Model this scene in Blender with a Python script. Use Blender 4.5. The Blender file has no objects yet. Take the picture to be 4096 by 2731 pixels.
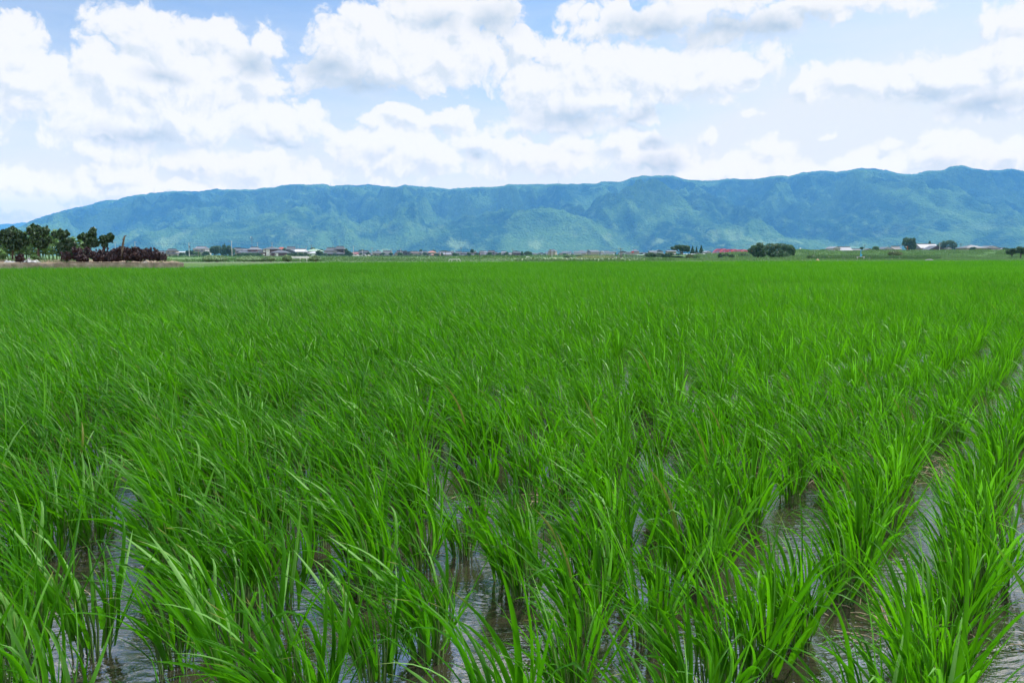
import bpy, math, random
import numpy as np
from mathutils import Vector
PI = math.pi
sc = bpy.context.scene
COL = sc.collection
# ------------------------------------------------------------------ camera
F = 28.0 / 36.0 * 4096.0            # focal length in photo pixels
HOR = 1020.0                        # photo row of the horizon
H = 1.1                             # eye height above the paddy water
TILT = math.atan((1365.5 - HOR) / F)
cam_d = bpy.data.cameras.new("camera"); cam_d.lens = 28.0; cam_d.sensor_width = 36.0
cam_d.clip_start = 0.05; cam_d.clip_end = 60000
cam = bpy.data.objects.new("camera", cam_d); COL.objects.link(cam)
cam.location = (0, 0, H); cam.rotation_euler = (PI/2 - TILT, 0, 0)
sc.camera = cam
# ------------------------------------------------------------------ render and colour
sc.view_settings.view_transform = 'Standard'; sc.view_settings.look = 'None'
sc.view_settings.gamma = 1; sc.view_settings.exposure = 1.0
sc.render.engine = 'CYCLES'
cy = sc.cycles
cy.use_denoising = True
cy.max_bounces = 6; cy.diffuse_bounces = 3; cy.glossy_bounces = 3; cy.transmission_bounces = 4
cy.volume_bounces = 2; cy.transparent_max_bounces = 8
cy.use_adaptive_sampling = True; cy.adaptive_threshold = 0.02
cy.sample_clamp_indirect = 4.0
# ------------------------------------------------------------------ sun
SUN_AZ, SUN_EL = math.radians(62), math.radians(52)     # azimuth from the view direction towards the right
sun_dir = Vector((math.sin(SUN_AZ)*math.cos(SUN_EL), math.cos(SUN_AZ)*math.cos(SUN_EL), math.sin(SUN_EL)))
sd = bpy.data.lights.new("sun", 'SUN'); sd.energy = 3.1; sd.angle = math.radians(1.2); sd.color = (1.0, 0.96, 0.9)
sun = bpy.data.objects.new("sun", sd); COL.objects.link(sun)
sun.rotation_euler = (-sun_dir).to_track_quat('-Z', 'Y').to_euler(); sun.location = (0, 0, 50)

HAZE_D = 0.88e-4; HAZE_TOP = 860.0; HAZE_S = (0.09, 0.26, 0.48)
# ------------------------------------------------------------------ node helper
class NT:
    def __init__(s, tree): s.t = tree; s.n = tree.nodes; s.l = tree.links
    def node(s, typ, **kw):
        n = s.n.new(typ)
        for k, v in kw.items(): setattr(n, k, v)
        return n
    def put(s, sock, v):
        if v is None: return
        if hasattr(v, 'is_output') or isinstance(v, bpy.types.NodeSocket): s.l.new(v, sock)
        else: sock.default_value = v
    def math(s, op, a, b=None, c=None, clamp=False):
        n = s.node('ShaderNodeMath', operation=op, use_clamp=clamp)
        s.put(n.inputs[0], a); s.put(n.inputs[1], b); s.put(n.inputs[2], c)
        return n.outputs[0]
    def vm(s, op, a, b=None, sc_=None, out=0):
        n = s.node('ShaderNodeVectorMath', operation=op)
        s.put(n.inputs[0], a); s.put(n.inputs[1], b)
        if sc_ is not None: s.put(n.inputs['Scale'], sc_)
        return n.outputs[out]
    def mix(s, f, a, b, blend='MIX'):
        n = s.node('ShaderNodeMix', data_type='RGBA', blend_type=blend)
        s.put(n.inputs[0], f); s.put(n.inputs[6], a); s.put(n.inputs[7], b)
        return n.outputs[2]
    def ramp(s, v, lo, hi, a=0.0, b=1.0, smooth=True):
        n = s.node('ShaderNodeMapRange'); n.interpolation_type = 'SMOOTHSTEP' if smooth else 'LINEAR'
        s.put(n.inputs[0], v); s.put(n.inputs[1], lo); s.put(n.inputs[2], hi); s.put(n.inputs[3], a); s.put(n.inputs[4], b)
        return n.outputs[0]
    def noise(s, vec, scale, detail=4, rough=0.5, dist=0.0, out=0, dims='3D'):
        n = s.node('ShaderNodeTexNoise'); n.noise_dimensions = dims
        s.put(n.inputs['Vector'], vec); s.put(n.inputs['Scale'], scale); s.put(n.inputs['Detail'], detail)
        s.put(n.inputs['Roughness'], rough); s.put(n.inputs['Distortion'], dist)
        return n.outputs[out]

def c4(c): return (c[0], c[1], c[2], 1.0)

def az_el(px, py):
    """photo pixel -> direction (azimuth, elevation) in radians"""
    r = (px - 2048) / F; d = (py - 1365.5) / F
    fwd = math.cos(TILT) - d*math.sin(TILT); up = -(math.sin(TILT) + d*math.cos(TILT))
    return math.atan2(r, fwd), math.atan2(up, math.hypot(r, fwd))

# ------------------------------------------------------------------ world: sky texture with cumulus clouds placed by direction
# (photo x, photo y, half width, half height) of every cloud lump
CLOUDS = [
 (10,190,190,160),(100,310,210,140),(-250,300,300,220),
 (580,165,190,135),(740,120,130,90),(905,115,95,80),(1085,150,80,85),(700,330,400,190),(1000,490,280,105),(1040,330,150,130),
 (430,520,220,110),(700,430,260,140),(930,250,170,130),(420,300,160,180),
 (1560,130,230,130),(1700,40,180,120),(1700,240,330,140),(1330,280,170,90),(1500,220,260,130),(1820,150,110,110),
 (1985,85,120,85),(2080,190,80,70),
 (2700,50,420,80),(2980,110,330,65),(2500,40,150,80),(2400,110,110,60),(3300,30,300,50),
 (2500,280,420,115),(2240,215,150,75),(2800,290,280,120),(2150,330,180,95),(2350,400,260,85),(3000,290,60,60),
 (2250,480,210,55),(2540,475,110,30),
 (3450,330,230,75),(3620,300,150,80),(3820,290,220,110),(3950,370,260,90),(3230,350,80,50),(4030,190,200,110),(4080,70,180,90),(3700,260,90,40),
 (1500,590,200,70),(1660,640,260,90),(1890,590,90,75),(2060,630,160,70),(1620,480,110,48),(1780,490,130,50),(1480,505,70,32),
 (2250,640,200,75),(2460,610,130,70),(2620,640,160,70),(2110,560,55,40),(2300,580,90,55),(2580,575,70,40),
 (2880,690,330,60),(3080,625,85,45),(2860,540,38,38),(3000,460,22,18),
 (3400,700,300,50),(3720,570,60,45),(3800,640,330,80),(4060,600,180,60),(3330,560,30,18),(3560,590,50,28),
 (80,720,200,60),(60,800,260,50),(520,700,160,70),(780,620,170,60),(1000,660,140,48),(640,760,420,45),(1150,720,200,50),(420,600,120,40),(1270,700,120,40),
]
BELLY = [(560,560,220,45),(440,585,110,28),(1320,300,170,70),(1450,330,150,50),(1770,70,90,50),(1985,95,110,65),(2920,130,330,60),(2600,90,180,55),
 (2260,470,210,55),(2540,465,110,35),(3950,420,260,55),(1150,575,150,20),(1900,620,45,35),(2625,580,60,32),(650,300,110,35),(1020,250,90,55),(2650,660,90,45),(3700,370,150,30),(3100,100,200,50)]

w = bpy.data.worlds.new("World"); sc.world = w; w.use_nodes = True
wt = NT(w.node_tree); wt.n.clear()

def blob_group(name, blobs, smooth, squeeze_bottom=1.0):
    g = bpy.data.node_groups.new(name, 'ShaderNodeTree')
    g.interface.new_socket("Vector", in_out='INPUT', socket_type='NodeSocketVector')
    g.interface.new_socket("Value", in_out='OUTPUT', socket_type='NodeSocketFloat')
    t = NT(g); gi = t.node('NodeGroupInput'); go = t.node('NodeGroupOutput')
    acc = None
    for (x, y, rx, ry) in blobs:
        a, e = az_el(x, y); ax, _ = az_el(x + rx, y); _, ey = az_el(x, y - ry)
        rx_, ry_ = max(abs(ax - a), 1e-3), max(abs(ey - e), 1e-3)
        d = t.vm('SUBTRACT', gi.outputs[0], (a, e, 0))
        d = t.vm('MULTIPLY', d, (1/rx_, 1/ry_, 0))
        ln = t.vm('LENGTH', d, out=1)
        v = t.math('SUBTRACT', 1.0, ln)
        # small lumps have less depth than big ones
        v = t.math('MULTIPLY', v, min(1.0, 0.45 + ry_/0.06*0.55))
        acc = v if acc is None else t.math('SMOOTH_MAX', acc, v, smooth)
    t.l.new(acc, go.inputs[0])
    return g
gB = blob_group("cloud_lumps", CLOUDS, 0.12)
gD = blob_group("cloud_bellies", BELLY, 0.1)

# the cloud field: lumps + billows + a free scatter of clouds outside the photographed part of the sky
g = bpy.data.node_groups.new("cloud_field", 'ShaderNodeTree')
g.interface.new_socket("Vector", in_out='INPUT', socket_type='NodeSocketVector')
g.interface.new_socket("Value", in_out='OUTPUT', socket_type='NodeSocketFloat')
t = NT(g); gi = t.node('NodeGroupInput'); go = t.node('NodeGroupOutput')
p = gi.outputs[0]
n1 = t.noise(p, 9.0, 3, 0.55, out=1); n2 = t.noise(p, 40.0, 4, 0.6, out=1)
w1 = t.vm('SCALE', t.vm('SUBTRACT', n1, (0.5, 0.5, 0.5)), sc_=0.075)
w2 = t.vm('SCALE', t.vm('SUBTRACT', n2, (0.5, 0.5, 0.5)), sc_=0.022)
pw = t.vm('ADD', t.vm('ADD', p, w1), w2)
b = t.node('ShaderNodeGroup'); b.node_tree = gB; t.l.new(pw, b.inputs[0])
vo = t.node('ShaderNodeTexVoronoi'); vo.feature = 'F1'; vo.voronoi_dimensions = '2D'
t.l.new(pw, vo.inputs['Vector']); vo.inputs['Scale'].default_value = 22.0
vo.inputs['Detail'].default_value = 3.5; vo.inputs['Roughness'].default_value = 0.55; vo.inputs['Lacunarity'].default_value = 2.3
bil = t.math('SUBTRACT', 0.45, vo.outputs['Distance'])
big = t.noise(p, 3.2, 5, 0.55)
free = t.math('MULTIPLY', t.math('SUBTRACT', big, 0.52), 4.0)
sx = t.node('ShaderNodeSeparateXYZ'); t.l.new(p, sx.inputs[0])
out1 = t.ramp(sx.outputs[1], 0.30, 0.42); out2 = t.ramp(t.math('ABSOLUTE', sx.outputs[0]), 0.62, 0.8)
om = t.math('MAXIMUM', out1, out2)
free = t.math('ADD', t.math('MULTIPLY', free, om), t.math('MULTIPLY', t.math('SUBTRACT', 1.0, om), -1.0))
base = t.math('MAXIMUM', b.outputs[0], free)
f = t.math('ADD', base, t.math('MULTIPLY', bil, 0.58))
f = t.math('ADD', f, t.math('MULTIPLY', t.math('SUBTRACT', t.noise(p, 60.0, 6, 0.7), 0.5), 0.34))
t.l.new(f, go.inputs[0])
gF = g

tc = wt.node('ShaderNodeTexCoord')
sp = wt.node('ShaderNodeSeparateXYZ'); wt.l.new(tc.outputs['Generated'], sp.inputs[0])
az = wt.math('ARCTAN2', sp.outputs[0], sp.outputs[1])
hyp = wt.math('SQRT', wt.math('ADD', wt.math('MULTIPLY', sp.outputs[0], sp.outputs[0]), wt.math('MULTIPLY', sp.outputs[1], sp.outputs[1])))
el = wt.math('ARCTAN2', sp.outputs[2], hyp)
cb = wt.node('ShaderNodeCombineXYZ'); wt.l.new(az, cb.inputs[0]); wt.l.new(el, cb.inputs[1])
P = cb.outputs[0]
f0 = wt.node('ShaderNodeGroup'); f0.node_tree = gF; wt.l.new(P, f0.inputs[0])
f1 = wt.node('ShaderNodeGroup'); f1.node_tree = gF; wt.l.new(wt.vm('ADD', P, (0.006, 0.011, 0)), f1.inputs[0])
dd = wt.node('ShaderNodeGroup'); dd.node_tree = gD
wn = wt.noise(P, 14.0, 4, 0.6, out=1)
wt.l.new(wt.vm('ADD', P, wt.vm('SCALE', wt.vm('SUBTRACT', wn, (0.5, 0.5, 0.5)), sc_=0.05)), dd.inputs[0])
alpha = wt.ramp(f0.outputs[0], -0.48, -0.14)
relief = wt.math('SUBTRACT', f0.outputs[0], f1.outputs[0])
lit = wt.ramp(relief, -0.50, 0.14)
belly = wt.ramp(dd.outputs[0], -0.25, 0.75)
belly = wt.math('MULTIPLY', belly, wt.ramp(wt.noise(P, 30, 4, 0.6), 0.25, 0.6, 0.6, 1.0))
sky = wt.node('ShaderNodeTexSky'); sky.sky_type = 'NISHITA'; sky.sun_disc = False
sky.sun_elevation = SUN_EL; sky.sun_rotation = SUN_AZ; sky.air_density = 1.0; sky.dust_density = 1.2; sky.ozone_density = 1.2
blue = wt.vm('MULTIPLY', wt.vm('SCALE', sky.outputs[0], sc_=0.080), (0.70, 0.91, 1.10))
veil = wt.math('ADD', wt.ramp(el, 0.05, 0.33, 0.97, 0.14), wt.ramp(az, 0.05, 0.40, 0.0, 0.38))
vn = wt.noise(wt.vm('MULTIPLY', P, (3.0, 14.0, 1.0)), 1.6, 5, 0.6)
veil = wt.math('ADD', veil, wt.math('MULTIPLY', wt.math('SUBTRACT', vn, 0.5), 0.55), clamp=True)
clear = wt.mix(veil, blue, c4((0.40, 0.422, 0.438)))
cl = wt.mix(lit, c4((0.355, 0.39, 0.425)), c4((0.468, 0.468, 0.468)))
cl = wt.mix(wt.math('MULTIPLY', belly, 0.9), cl, c4((0.215, 0.28, 0.35)))
col = wt.mix(wt.math('MAXIMUM', alpha, belly), clear, cl)
# the sky lies beyond the haze: it is as much brighter there as the air between takes away
tan_el = wt.math('MAXIMUM', wt.math('TANGENT', el), 0.02)
path = wt.math('MINIMUM', wt.math('DIVIDE', HAZE_TOP, tan_el), 12500.0)
T = wt.math('MAXIMUM', wt.math('POWER', 2.71828, wt.math('MULTIPLY', path, -HAZE_D)), 0.25)
col = wt.vm('SUBTRACT', col, wt.vm('SCALE', HAZE_S, sc_=wt.math('SUBTRACT', 1.0, T)))
col = wt.vm('MAXIMUM', wt.vm('SCALE', col, sc_=wt.math('DIVIDE', 1.0, T)), (0.05, 0.05, 0.05))
below = wt.ramp(el, -0.02, 0.0)
col = wt.mix(below, c4((0.2, 0.26, 0.22)), col)
col = wt.vm('SCALE', col, sc_=wt.ramp(el, 0.315, 0.56, 1.0, 2.4))      # sky above the view raised on all sides, added to brighten field and water
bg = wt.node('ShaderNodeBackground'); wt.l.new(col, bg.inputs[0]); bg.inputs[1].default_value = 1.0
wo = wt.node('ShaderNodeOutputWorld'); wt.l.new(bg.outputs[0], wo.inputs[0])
w.cycles.sampling_method = 'MANUAL'; w.cycles.sample_map_resolution = 512

# ------------------------------------------------------------------ geometry helpers
def W(px, py, Y):
    """the point at forward distance Y seen at photo pixel (px, py)"""
    r = (px - 2048) / F; d = (py - 1365.5) / F
    k = Y / (math.cos(TILT) - d*math.sin(TILT))
    return (r*k, Y, H - k*(math.sin(TILT) + d*math.cos(TILT)))
def PXM(Y): return Y / F           # metres per photo pixel at distance Y

def link(name, me, parent=None, mat=None):
    o = bpy.data.objects.new(name, me); COL.objects.link(o)
    if parent is not None: o.parent = parent
    if mat is not None: me.materials.append(mat)
    return o
def tag(o, label=None, cat=None, group=None, kind=None):
    if label: o["label"] = label
    if cat: o["category"] = cat
    if group: o["group"] = group
    if kind: o["kind"] = kind
    return o
def empty(name, loc, rz=0.0, label=None, cat=None, group=None):
    o = bpy.data.objects.new(name, None); COL.objects.link(o); o.location = loc; o.rotation_euler = (0, 0, rz)
    o.empty_display_size = 0.1
    return tag(o, label, cat, group)

class MB:
    """collects simple shapes into one mesh"""
    def __init__(s): s.v = []; s.f = []
    def add(s, vs, fs):
        k = len(s.v); s.v += [tuple(q) for q in vs]; s.f += [tuple(i + k for i in ff) for ff in fs]; return s
    def box(s, x0, x1, y0, y1, z0, z1):
        return s.add([(x0,y0,z0),(x1,y0,z0),(x1,y1,z0),(x0,y1,z0),(x0,y0,z1),(x1,y0,z1),(x1,y1,z1),(x0,y1,z1)],
                     [(0,3,2,1),(4,5,6,7),(0,1,5,4),(1,2,6,5),(2,3,7,6),(3,0,4,7)])
    def tube(s, pts, rad, n=6, cap=True):
        pts = [Vector(q) for q in pts]; k0 = len(s.v)
        if not hasattr(rad, '__len__'): rad = [rad]*len(pts)
        for i, q in enumerate(pts):
            d = (pts[min(i+1, len(pts)-1)] - pts[max(i-1, 0)]).normalized()
            a = d.cross(Vector((0.13, 1, 0.07))).normalized() if abs(d.y) < 0.9 else d.cross(Vector((1, 0, 0))).normalized()
            b_ = d.cross(a)
            for j in range(n):
                an = 2*PI*j/n; s.v.append(tuple(q + (a*math.cos(an) + b_*math.sin(an))*rad[i]))
        for i in range(len(pts)-1):
            for j in range(n):
                j2 = (j+1) % n
                s.f.append((k0+i*n+j, k0+i*n+j2, k0+(i+1)*n+j2, k0+(i+1)*n+j))
        if cap:
            s.f.append(tuple(k0+j for j in range(n))[::-1]); s.f.append(tuple(k0+(len(pts)-1)*n+j for j in range(n)))
        return s
    def build(s, name, mat, parent=None, smooth=False):
        me = bpy.data.meshes.new(name); me.from_pydata(s.v, [], s.f); me.validate(); me.update()
        if smooth: me.polygons.foreach_set('use_smooth', [True]*len(me.polygons))
        return link(name, me, parent, mat)

def np_mesh(name, V, Fq, mat, parent=None, attrs=None, smooth=False, do_link=True):
    """V (n,3), Fq (m,4) numpy; attrs: dict name -> per-vertex floats"""
    me = bpy.data.meshes.new(name)
    me.vertices.add(len(V)); me.vertices.foreach_set('co', np.asarray(V, dtype=np.float32).ravel())
    k = Fq.shape[1]
    me.loops.add(Fq.size); me.loops.foreach_set('vertex_index', Fq.astype(np.int32).ravel())
    me.polygons.add(len(Fq)); me.polygons.foreach_set('loop_start', np.arange(0, Fq.size, k, dtype=np.int32))
    me.polygons.foreach_set('use_smooth', np.full(len(Fq), smooth))
    me.update(calc_edges=True)
    for a, vals in (attrs or {}).items():
        at = me.attributes.new(a, 'FLOAT', 'POINT'); at.data.foreach_set('value', np.asarray(vals, dtype=np.float32))
    if not do_link:
        me.materials.append(mat); return bpy.data.objects.new(name, me)
    return link(name, me, parent, mat)

def perlin(x, y, seed=0):
    xi = np.floor(x).astype(np.int64); yi = np.floor(y).astype(np.int64); xf = x-xi; yf = y-yi
    def gr(i, j):
        h = (i*374761393 + j*668265263 + seed*1442695041) & 0xffffffff
        h = ((h ^ (h >> 13))*1274126177) & 0xffffffff; h = h ^ (h >> 16)
        a = (h & 0xffff)/65536.0*2*PI
        return np.cos(a), np.sin(a)
    def dot(i, j, dx, dy):
        gx, gy = gr(i, j); return gx*dx + gy*dy
    u = xf*xf*xf*(xf*(xf*6-15)+10); v = yf*yf*yf*(yf*(yf*6-15)+10)
    a = dot(xi, yi, xf, yf); b_ = dot(xi+1, yi, xf-1, yf); c = dot(xi, yi+1, xf, yf-1); d = dot(xi+1, yi+1, xf-1, yf-1)
    return (a + u*(b_-a)) + v*((c + u*(d-c)) - (a + u*(b_-a)))
def fbm(x, y, o=5, seed=0, ridged=False, gain=0.5):
    s = 0; a = 1.0; n = 0
    for i in range(o):
        q = perlin(x, y, seed+i*17)*1.5
        s = s + a*((1-np.abs(q)*2)*1.0 if ridged else q); n += a; a *= gain; x = x*2.03+5.1; y = y*2.03+1.7
    return s/n

# ------------------------------------------------------------------ materials
MATS = {}
def new_mat(name):
    m = bpy.data.materials.new(name); m.use_nodes = True; m.node_tree.nodes.clear(); return m, NT(m.node_tree)
def solid(name, c, rough=0.8, var=0.15, scale=3.0, bump=0.0, metallic=0.0, spec=0.3):
    if name in MATS: return MATS[name]
    m, t = new_mat(name)
    co = t.node('ShaderNodeTexCoord').outputs['Object']
    n = t.noise(co, scale, 5, 0.6)
    colr = t.mix(t.ramp(n, 0.25, 0.75), c4([q*(1-var) for q in c]), c4([min(1, q*(1+var)) for q in c]))
    b_ = t.node('ShaderNodeBsdfPrincipled'); t.l.new(colr, b_.inputs['Base Color']); b_.inputs['Roughness'].default_value = rough
    b_.inputs['Metallic'].default_value = metallic; b_.inputs['Specular IOR Level'].default_value = spec
    if bump:
        bp = t.node('ShaderNodeBump'); bp.inputs['Strength'].default_value = bump; bp.inputs['Distance'].default_value = 0.05
        t.l.new(t.noise(co, scale*6, 4, 0.6), bp.inputs['Height']); t.l.new(bp.outputs[0], b_.inputs['Normal'])
    o = t.node('ShaderNodeOutputMaterial'); t.l.new(b_.outputs[0], o.inputs[0]); MATS[name] = m
    return m
def leafy(name, dark, light, trans=0.3, tcol=None, rough=0.5, gloss=0.05, scale=0.8):
    """foliage: colour varies leaf by leaf (attribute rnd) and clump by clump"""
    if name in MATS: return MATS[name]
    m, t = new_mat(name)
    at = t.node('ShaderNodeAttribute'); at.attribute_name = 'rnd'
    co = t.node('ShaderNodeTexCoord').outputs['Object']
    n = t.noise(co, scale, 3, 0.6)
    k = t.math('ADD', t.math('MULTIPLY', at.outputs['Fac'], 0.6), t.math('MULTIPLY', t.ramp(n, 0.3, 0.7), 0.4))
    colr = t.mix(k, c4(dark), c4(light))
    d = t.node('ShaderNodeBsdfDiffuse'); t.l.new(colr, d.inputs[0])
    tr = t.node('ShaderNodeBsdfTranslucent')
    tcc = tcol or [min(1, q*1.5) for q in light]
    t.l.new(t.mix(k, c4([q*0.6 for q in tcc]), c4(tcc)), tr.inputs[0])
    gl = t.node('ShaderNodeBsdfGlossy'); gl.inputs['Roughness'].default_value = rough; gl.inputs[0].default_value = (1, 1, 1, 1)
    a = t.node('ShaderNodeMixShader'); a.inputs[0].default_value = trans; t.l.new(d.outputs[0], a.inputs[1]); t.l.new(tr.outputs[0], a.inputs[2])
    b_ = t.node('ShaderNodeMixShader'); b_.inputs[0].default_value = gloss; t.l.new(a.outputs[0], b_.inputs[1]); t.l.new(gl.outputs[0], b_.inputs[2])
    o = t.node('ShaderNodeOutputMaterial'); t.l.new(b_.outputs[0], o.inputs[0]); MATS[name] = m
    return m

# ================================================================== SETTING: ground, water, road
def edgeY(X):
    """far edge of the rice field"""
    return 89.2 + 0.27*np.clip(X, -160, 160)
def rice_mat(name):
    m, t = new_mat(name)
    at = t.node('ShaderNodeAttribute'); at.attribute_name = 'rnd'
    tt = t.node('ShaderNodeAttribute'); tt.attribute_name = 'tpos'
    ge = t.node('ShaderNodeNewGeometry')
    n = t.noise(ge.outputs['Position'], 0.35, 4, 0.6); nb = t.noise(ge.outputs['Position'], 0.06, 3, 0.6)
    oi = t.node('ShaderNodeObjectInfo')
    k = t.math('ADD', t.math('MULTIPLY', at.outputs['Fac'], 0.50), t.math('MULTIPLY', t.ramp(n, 0.3, 0.7), 0.22))
    k = t.math('ADD', t.math('ADD', k, t.math('MULTIPLY', oi.outputs['Random'], 0.18)), t.math('MULTIPLY', t.ramp(nb, 0.3, 0.7), 0.20))
    front = t.mix(k, c4((0.009, 0.064, 0.002)), c4((0.050, 0.195, 0.003)))
    # scattered pale, slightly bluish blades, leaf sheen put into their colour; a few yellow-brown ones
    front = t.mix(t.ramp(at.outputs['Fac'], 0.86, 0.99, 0, 0.7), front, c4((0.23, 0.44, 0.13)))
    front = t.mix(t.ramp(at.outputs['Fac'], 0.010, 0.0, 0, 0.8), front, c4((0.30, 0.24, 0.08)))
    front = t.mix(t.ramp(tt.outputs['Fac'], 0.25, 0.0, 0, 0.35), front, c4((0.10, 0.20, 0.03)))
    tip = t.math('MULTIPLY', t.ramp(tt.outputs['Fac'], 0.86, 0.98), t.ramp(t.math('FRACT', t.math('MULTIPLY', at.outputs['Fac'], 17.3)), 0.70, 0.95))
    front = t.mix(tip, front, c4((0.26, 0.22, 0.07)))
    tr_c = t.mix(k, c4((0.032, 0.19, 0.002)), c4((0.125, 0.44, 0.003)))
    b_ = t.node('ShaderNodeBsdfPrincipled'); t.l.new(front, b_.inputs['Base Color']); b_.inputs['Roughness'].default_value = 0.38
    b_.inputs['Specular IOR Level'].default_value = 0.09
    tr = t.node('ShaderNodeBsdfTranslucent'); t.l.new(tr_c, tr.inputs[0])
    a = t.node('ShaderNodeMixShader'); a.inputs[0].default_value = 0.46
    t.l.new(b_.outputs[0], a.inputs[1]); t.l.new(tr.outputs[0], a.inputs[2])
    o = t.node('ShaderNodeOutputMaterial'); t.l.new(a.outputs[0], o.inputs[0]); MATS[name] = m
    return m
M_RICE = rice_mat('rice_leaf')
M_STEM = leafy('rice_stem', (0.035, 0.10, 0.012), (0.12, 0.22, 0.035), 0.2)

# plain: one sheet to the foot of the mountains
def ground_mat():
    m, t = new_mat('farmland')
    ge = t.node('ShaderNodeNewGeometry'); pos = ge.outputs['Position']
    n = t.noise(pos, 0.02, 4, 0.6); n2 = t.noise(pos, 1.2, 5, 0.7)
    c = t.mix(t.ramp(n, 0.35, 0.65), c4((0.035, 0.10, 0.012)), c4((0.065, 0.15, 0.025)))
    c = t.mix(t.ramp(n2, 0.3, 0.8, 0, 0.5), c, c4((0.10, 0.15, 0.045)))
    b_ = t.node('ShaderNodeBsdfPrincipled'); t.l.new(c, b_.inputs['Base Color']); b_.inputs['Roughness'].default_value = 0.9
    bp = t.node('ShaderNodeBump'); bp.inputs['Strength'].default_value = 0.6; bp.inputs['Distance'].default_value = 0.2
    t.l.new(n2, bp.inputs['Height']); t.l.new(bp.outputs[0], b_.inputs['Normal'])
    o = t.node('ShaderNodeOutputMaterial'); t.l.new(b_.outputs[0], o.inputs[0]); return m
xs = np.array([-12500, -5000, -2000, -800, -400, -160, -80, 0, 80, 160, 400, 800, 2000, 5000, 12500], float)
rows = [('c', -900, 0.1), ('c', -3.0, 0.35), ('c', 0.9, 0.32), ('c', 1.5, -0.12), ('e', -1.0, -0.12), ('e', 0.0, 0.33), ('e', 4.0, 0.33), ('e', 7.0, 0.05), ('c', 700, 0.0), ('c', 3000, 0.0), ('c', 12500, 0.0)]
V = []; Fq = []
for r_, (k, yv, z) in enumerate(rows):
    for x in xs: V.append((x, yv if k == 'c' else edgeY(x)+yv, z))
nx = len(xs)
for r_ in range(len(rows)-1):
    for i in range(nx-1): Fq.append((r_*nx+i, r_*nx+i+1, (r_+1)*nx+i+1, (r_+1)*nx+i))
gr = np_mesh('ground', np.array(V), np.array(Fq), ground_mat()); tag(gr, kind='structure')

# paddy water: turbid brown with a rippled skin
def water_mat():
    m, t = new_mat('paddy_water')
    ge = t.node('ShaderNodeNewGeometry'); pos = ge.outputs['Position']
    mud = t.mix(t.ramp(t.noise(pos, 1.3, 5, 0.6), 0.3, 0.7), c4((0.018, 0.016, 0.010)), c4((0.036, 0.031, 0.020)))
    p2 = t.vm('MULTIPLY', pos, (1.0, 1.0, 1.0))
    warp = t.vm('ADD', p2, t.vm('SCALE', t.noise(pos, 3.0, 2, 0.5, out=1), sc_=0.25))
    h1 = t.noise(t.vm('MULTIPLY', warp, (12.0, 36.0, 1.0)), 1.0, 3, 0.55)
    h2 = t.noise(t.vm('MULTIPLY', warp, (40.0, 70.0, 1.0)), 1.0, 2, 0.5)
    hh = t.math('MULTIPLY', t.math('ADD', h1, t.math('MULTIPLY', h2, 0.22)), t.ramp(t.noise(pos, 1.1, 3, 0.6), 0.35, 0.62, 0.35, 1.25))
    bp = t.node('ShaderNodeBump'); bp.inputs['Strength'].default_value = 1.0; bp.inputs['Distance'].default_value = 0.0036
    t.l.new(hh, bp.inputs['Height'])
    b_ = t.node('ShaderNodeBsdfPrincipled'); t.l.new(mud, b_.inputs['Base Color']); b_.inputs['Roughness'].default_value = 0.03
    b_.inputs['IOR'].default_value = 1.95; b_.inputs['Specular IOR Level'].default_value = 1.0
    t.l.new(bp.outputs[0], b_.inputs['Normal'])
    o = t.node('ShaderNodeOutputMaterial'); t.l.new(b_.outputs[0], o.inputs[0]); return m
xw = np.linspace(-155, 155, 32); Vw = [(x, 1.3, 0) for x in xw] + [(x, float(edgeY(x))-0.55, 0) for x in xw]
wat = np_mesh('water', np.array(Vw), np.array([(i, i+1, 33+i, 32+i) for i in range(31)]), water_mat()); tag(wat, kind='structure')

# concrete farm road along the far edge of the field
mroad = solid('road_concrete', (0.36, 0.35, 0.32), 0.9, 0.12, 0.6)
Vw = [(x, float(edgeY(x))+0.5, 0.336) for x in xw] + [(x, float(edgeY(x))+3.2, 0.336) for x in xw]
rd = np_mesh('road', np.array(Vw), np.array([(i, i+1, 33+i, 32+i) for i in range(31)]), mroad); tag(rd, kind='structure')

# ================================================================== MOUNTAINS
SKY = [(-900,1015),(-500,985),(-200,960),(0,935),(60,918),(109,909),(152,887),(218,866),(279,848),(331,835),(366,831),(409,818),(448,806),(496,805),(540,792),(592,783),(610,784),(631,777),(670,777),(705,771),(757,770),(818,772),(858,767),(884,762),(914,765),(967,765),(1045,763),(1075,758),(1115,757),(1158,746),(1219,744),(1254,747),(1306,742),(1341,751),(1406,745),(1437,750),(1485,744),(1532,751),(1593,755),(1628,747),(1672,752),(1741,755),(1794,763),(1872,757),(1942,754),(1994,754),(2038,744),(2118,744),(2179,744),(2222,742),(2292,744),(2327,741),(2370,743),(2396,734),(2475,735),(2518,719),(2562,710),(2605,711),(2657,710),(2692,716),(2727,725),(2814,731),(2858,729),(2884,722),(2953,725),(2997,725),(3049,716),(3101,711),(3128,714),(3171,702),(3206,698),(3267,691),(3302,696),(3354,692),(3406,682),(3459,683),(3511,690),(3563,703),(3624,704),(3667,692),(3737,689),(3759,677),(3802,671),(3842,680),(3876,687),(3937,692),(3998,684),(4050,693),(4096,698),(4300,690),(4700,715),(5200,730)]
sx_ = np.array([a for a, _ in SKY], float); sy_ = np.array([b for _, b in SKY], float)
def crestY(u): return 8200 - 900*np.clip((u+0.65)/1.3, -0.3, 1.3)       # distance of the crest
def footY(u): return 5000 - 500*np.clip((u+0.65)/1.3, -0.3, 1.3)
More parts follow.
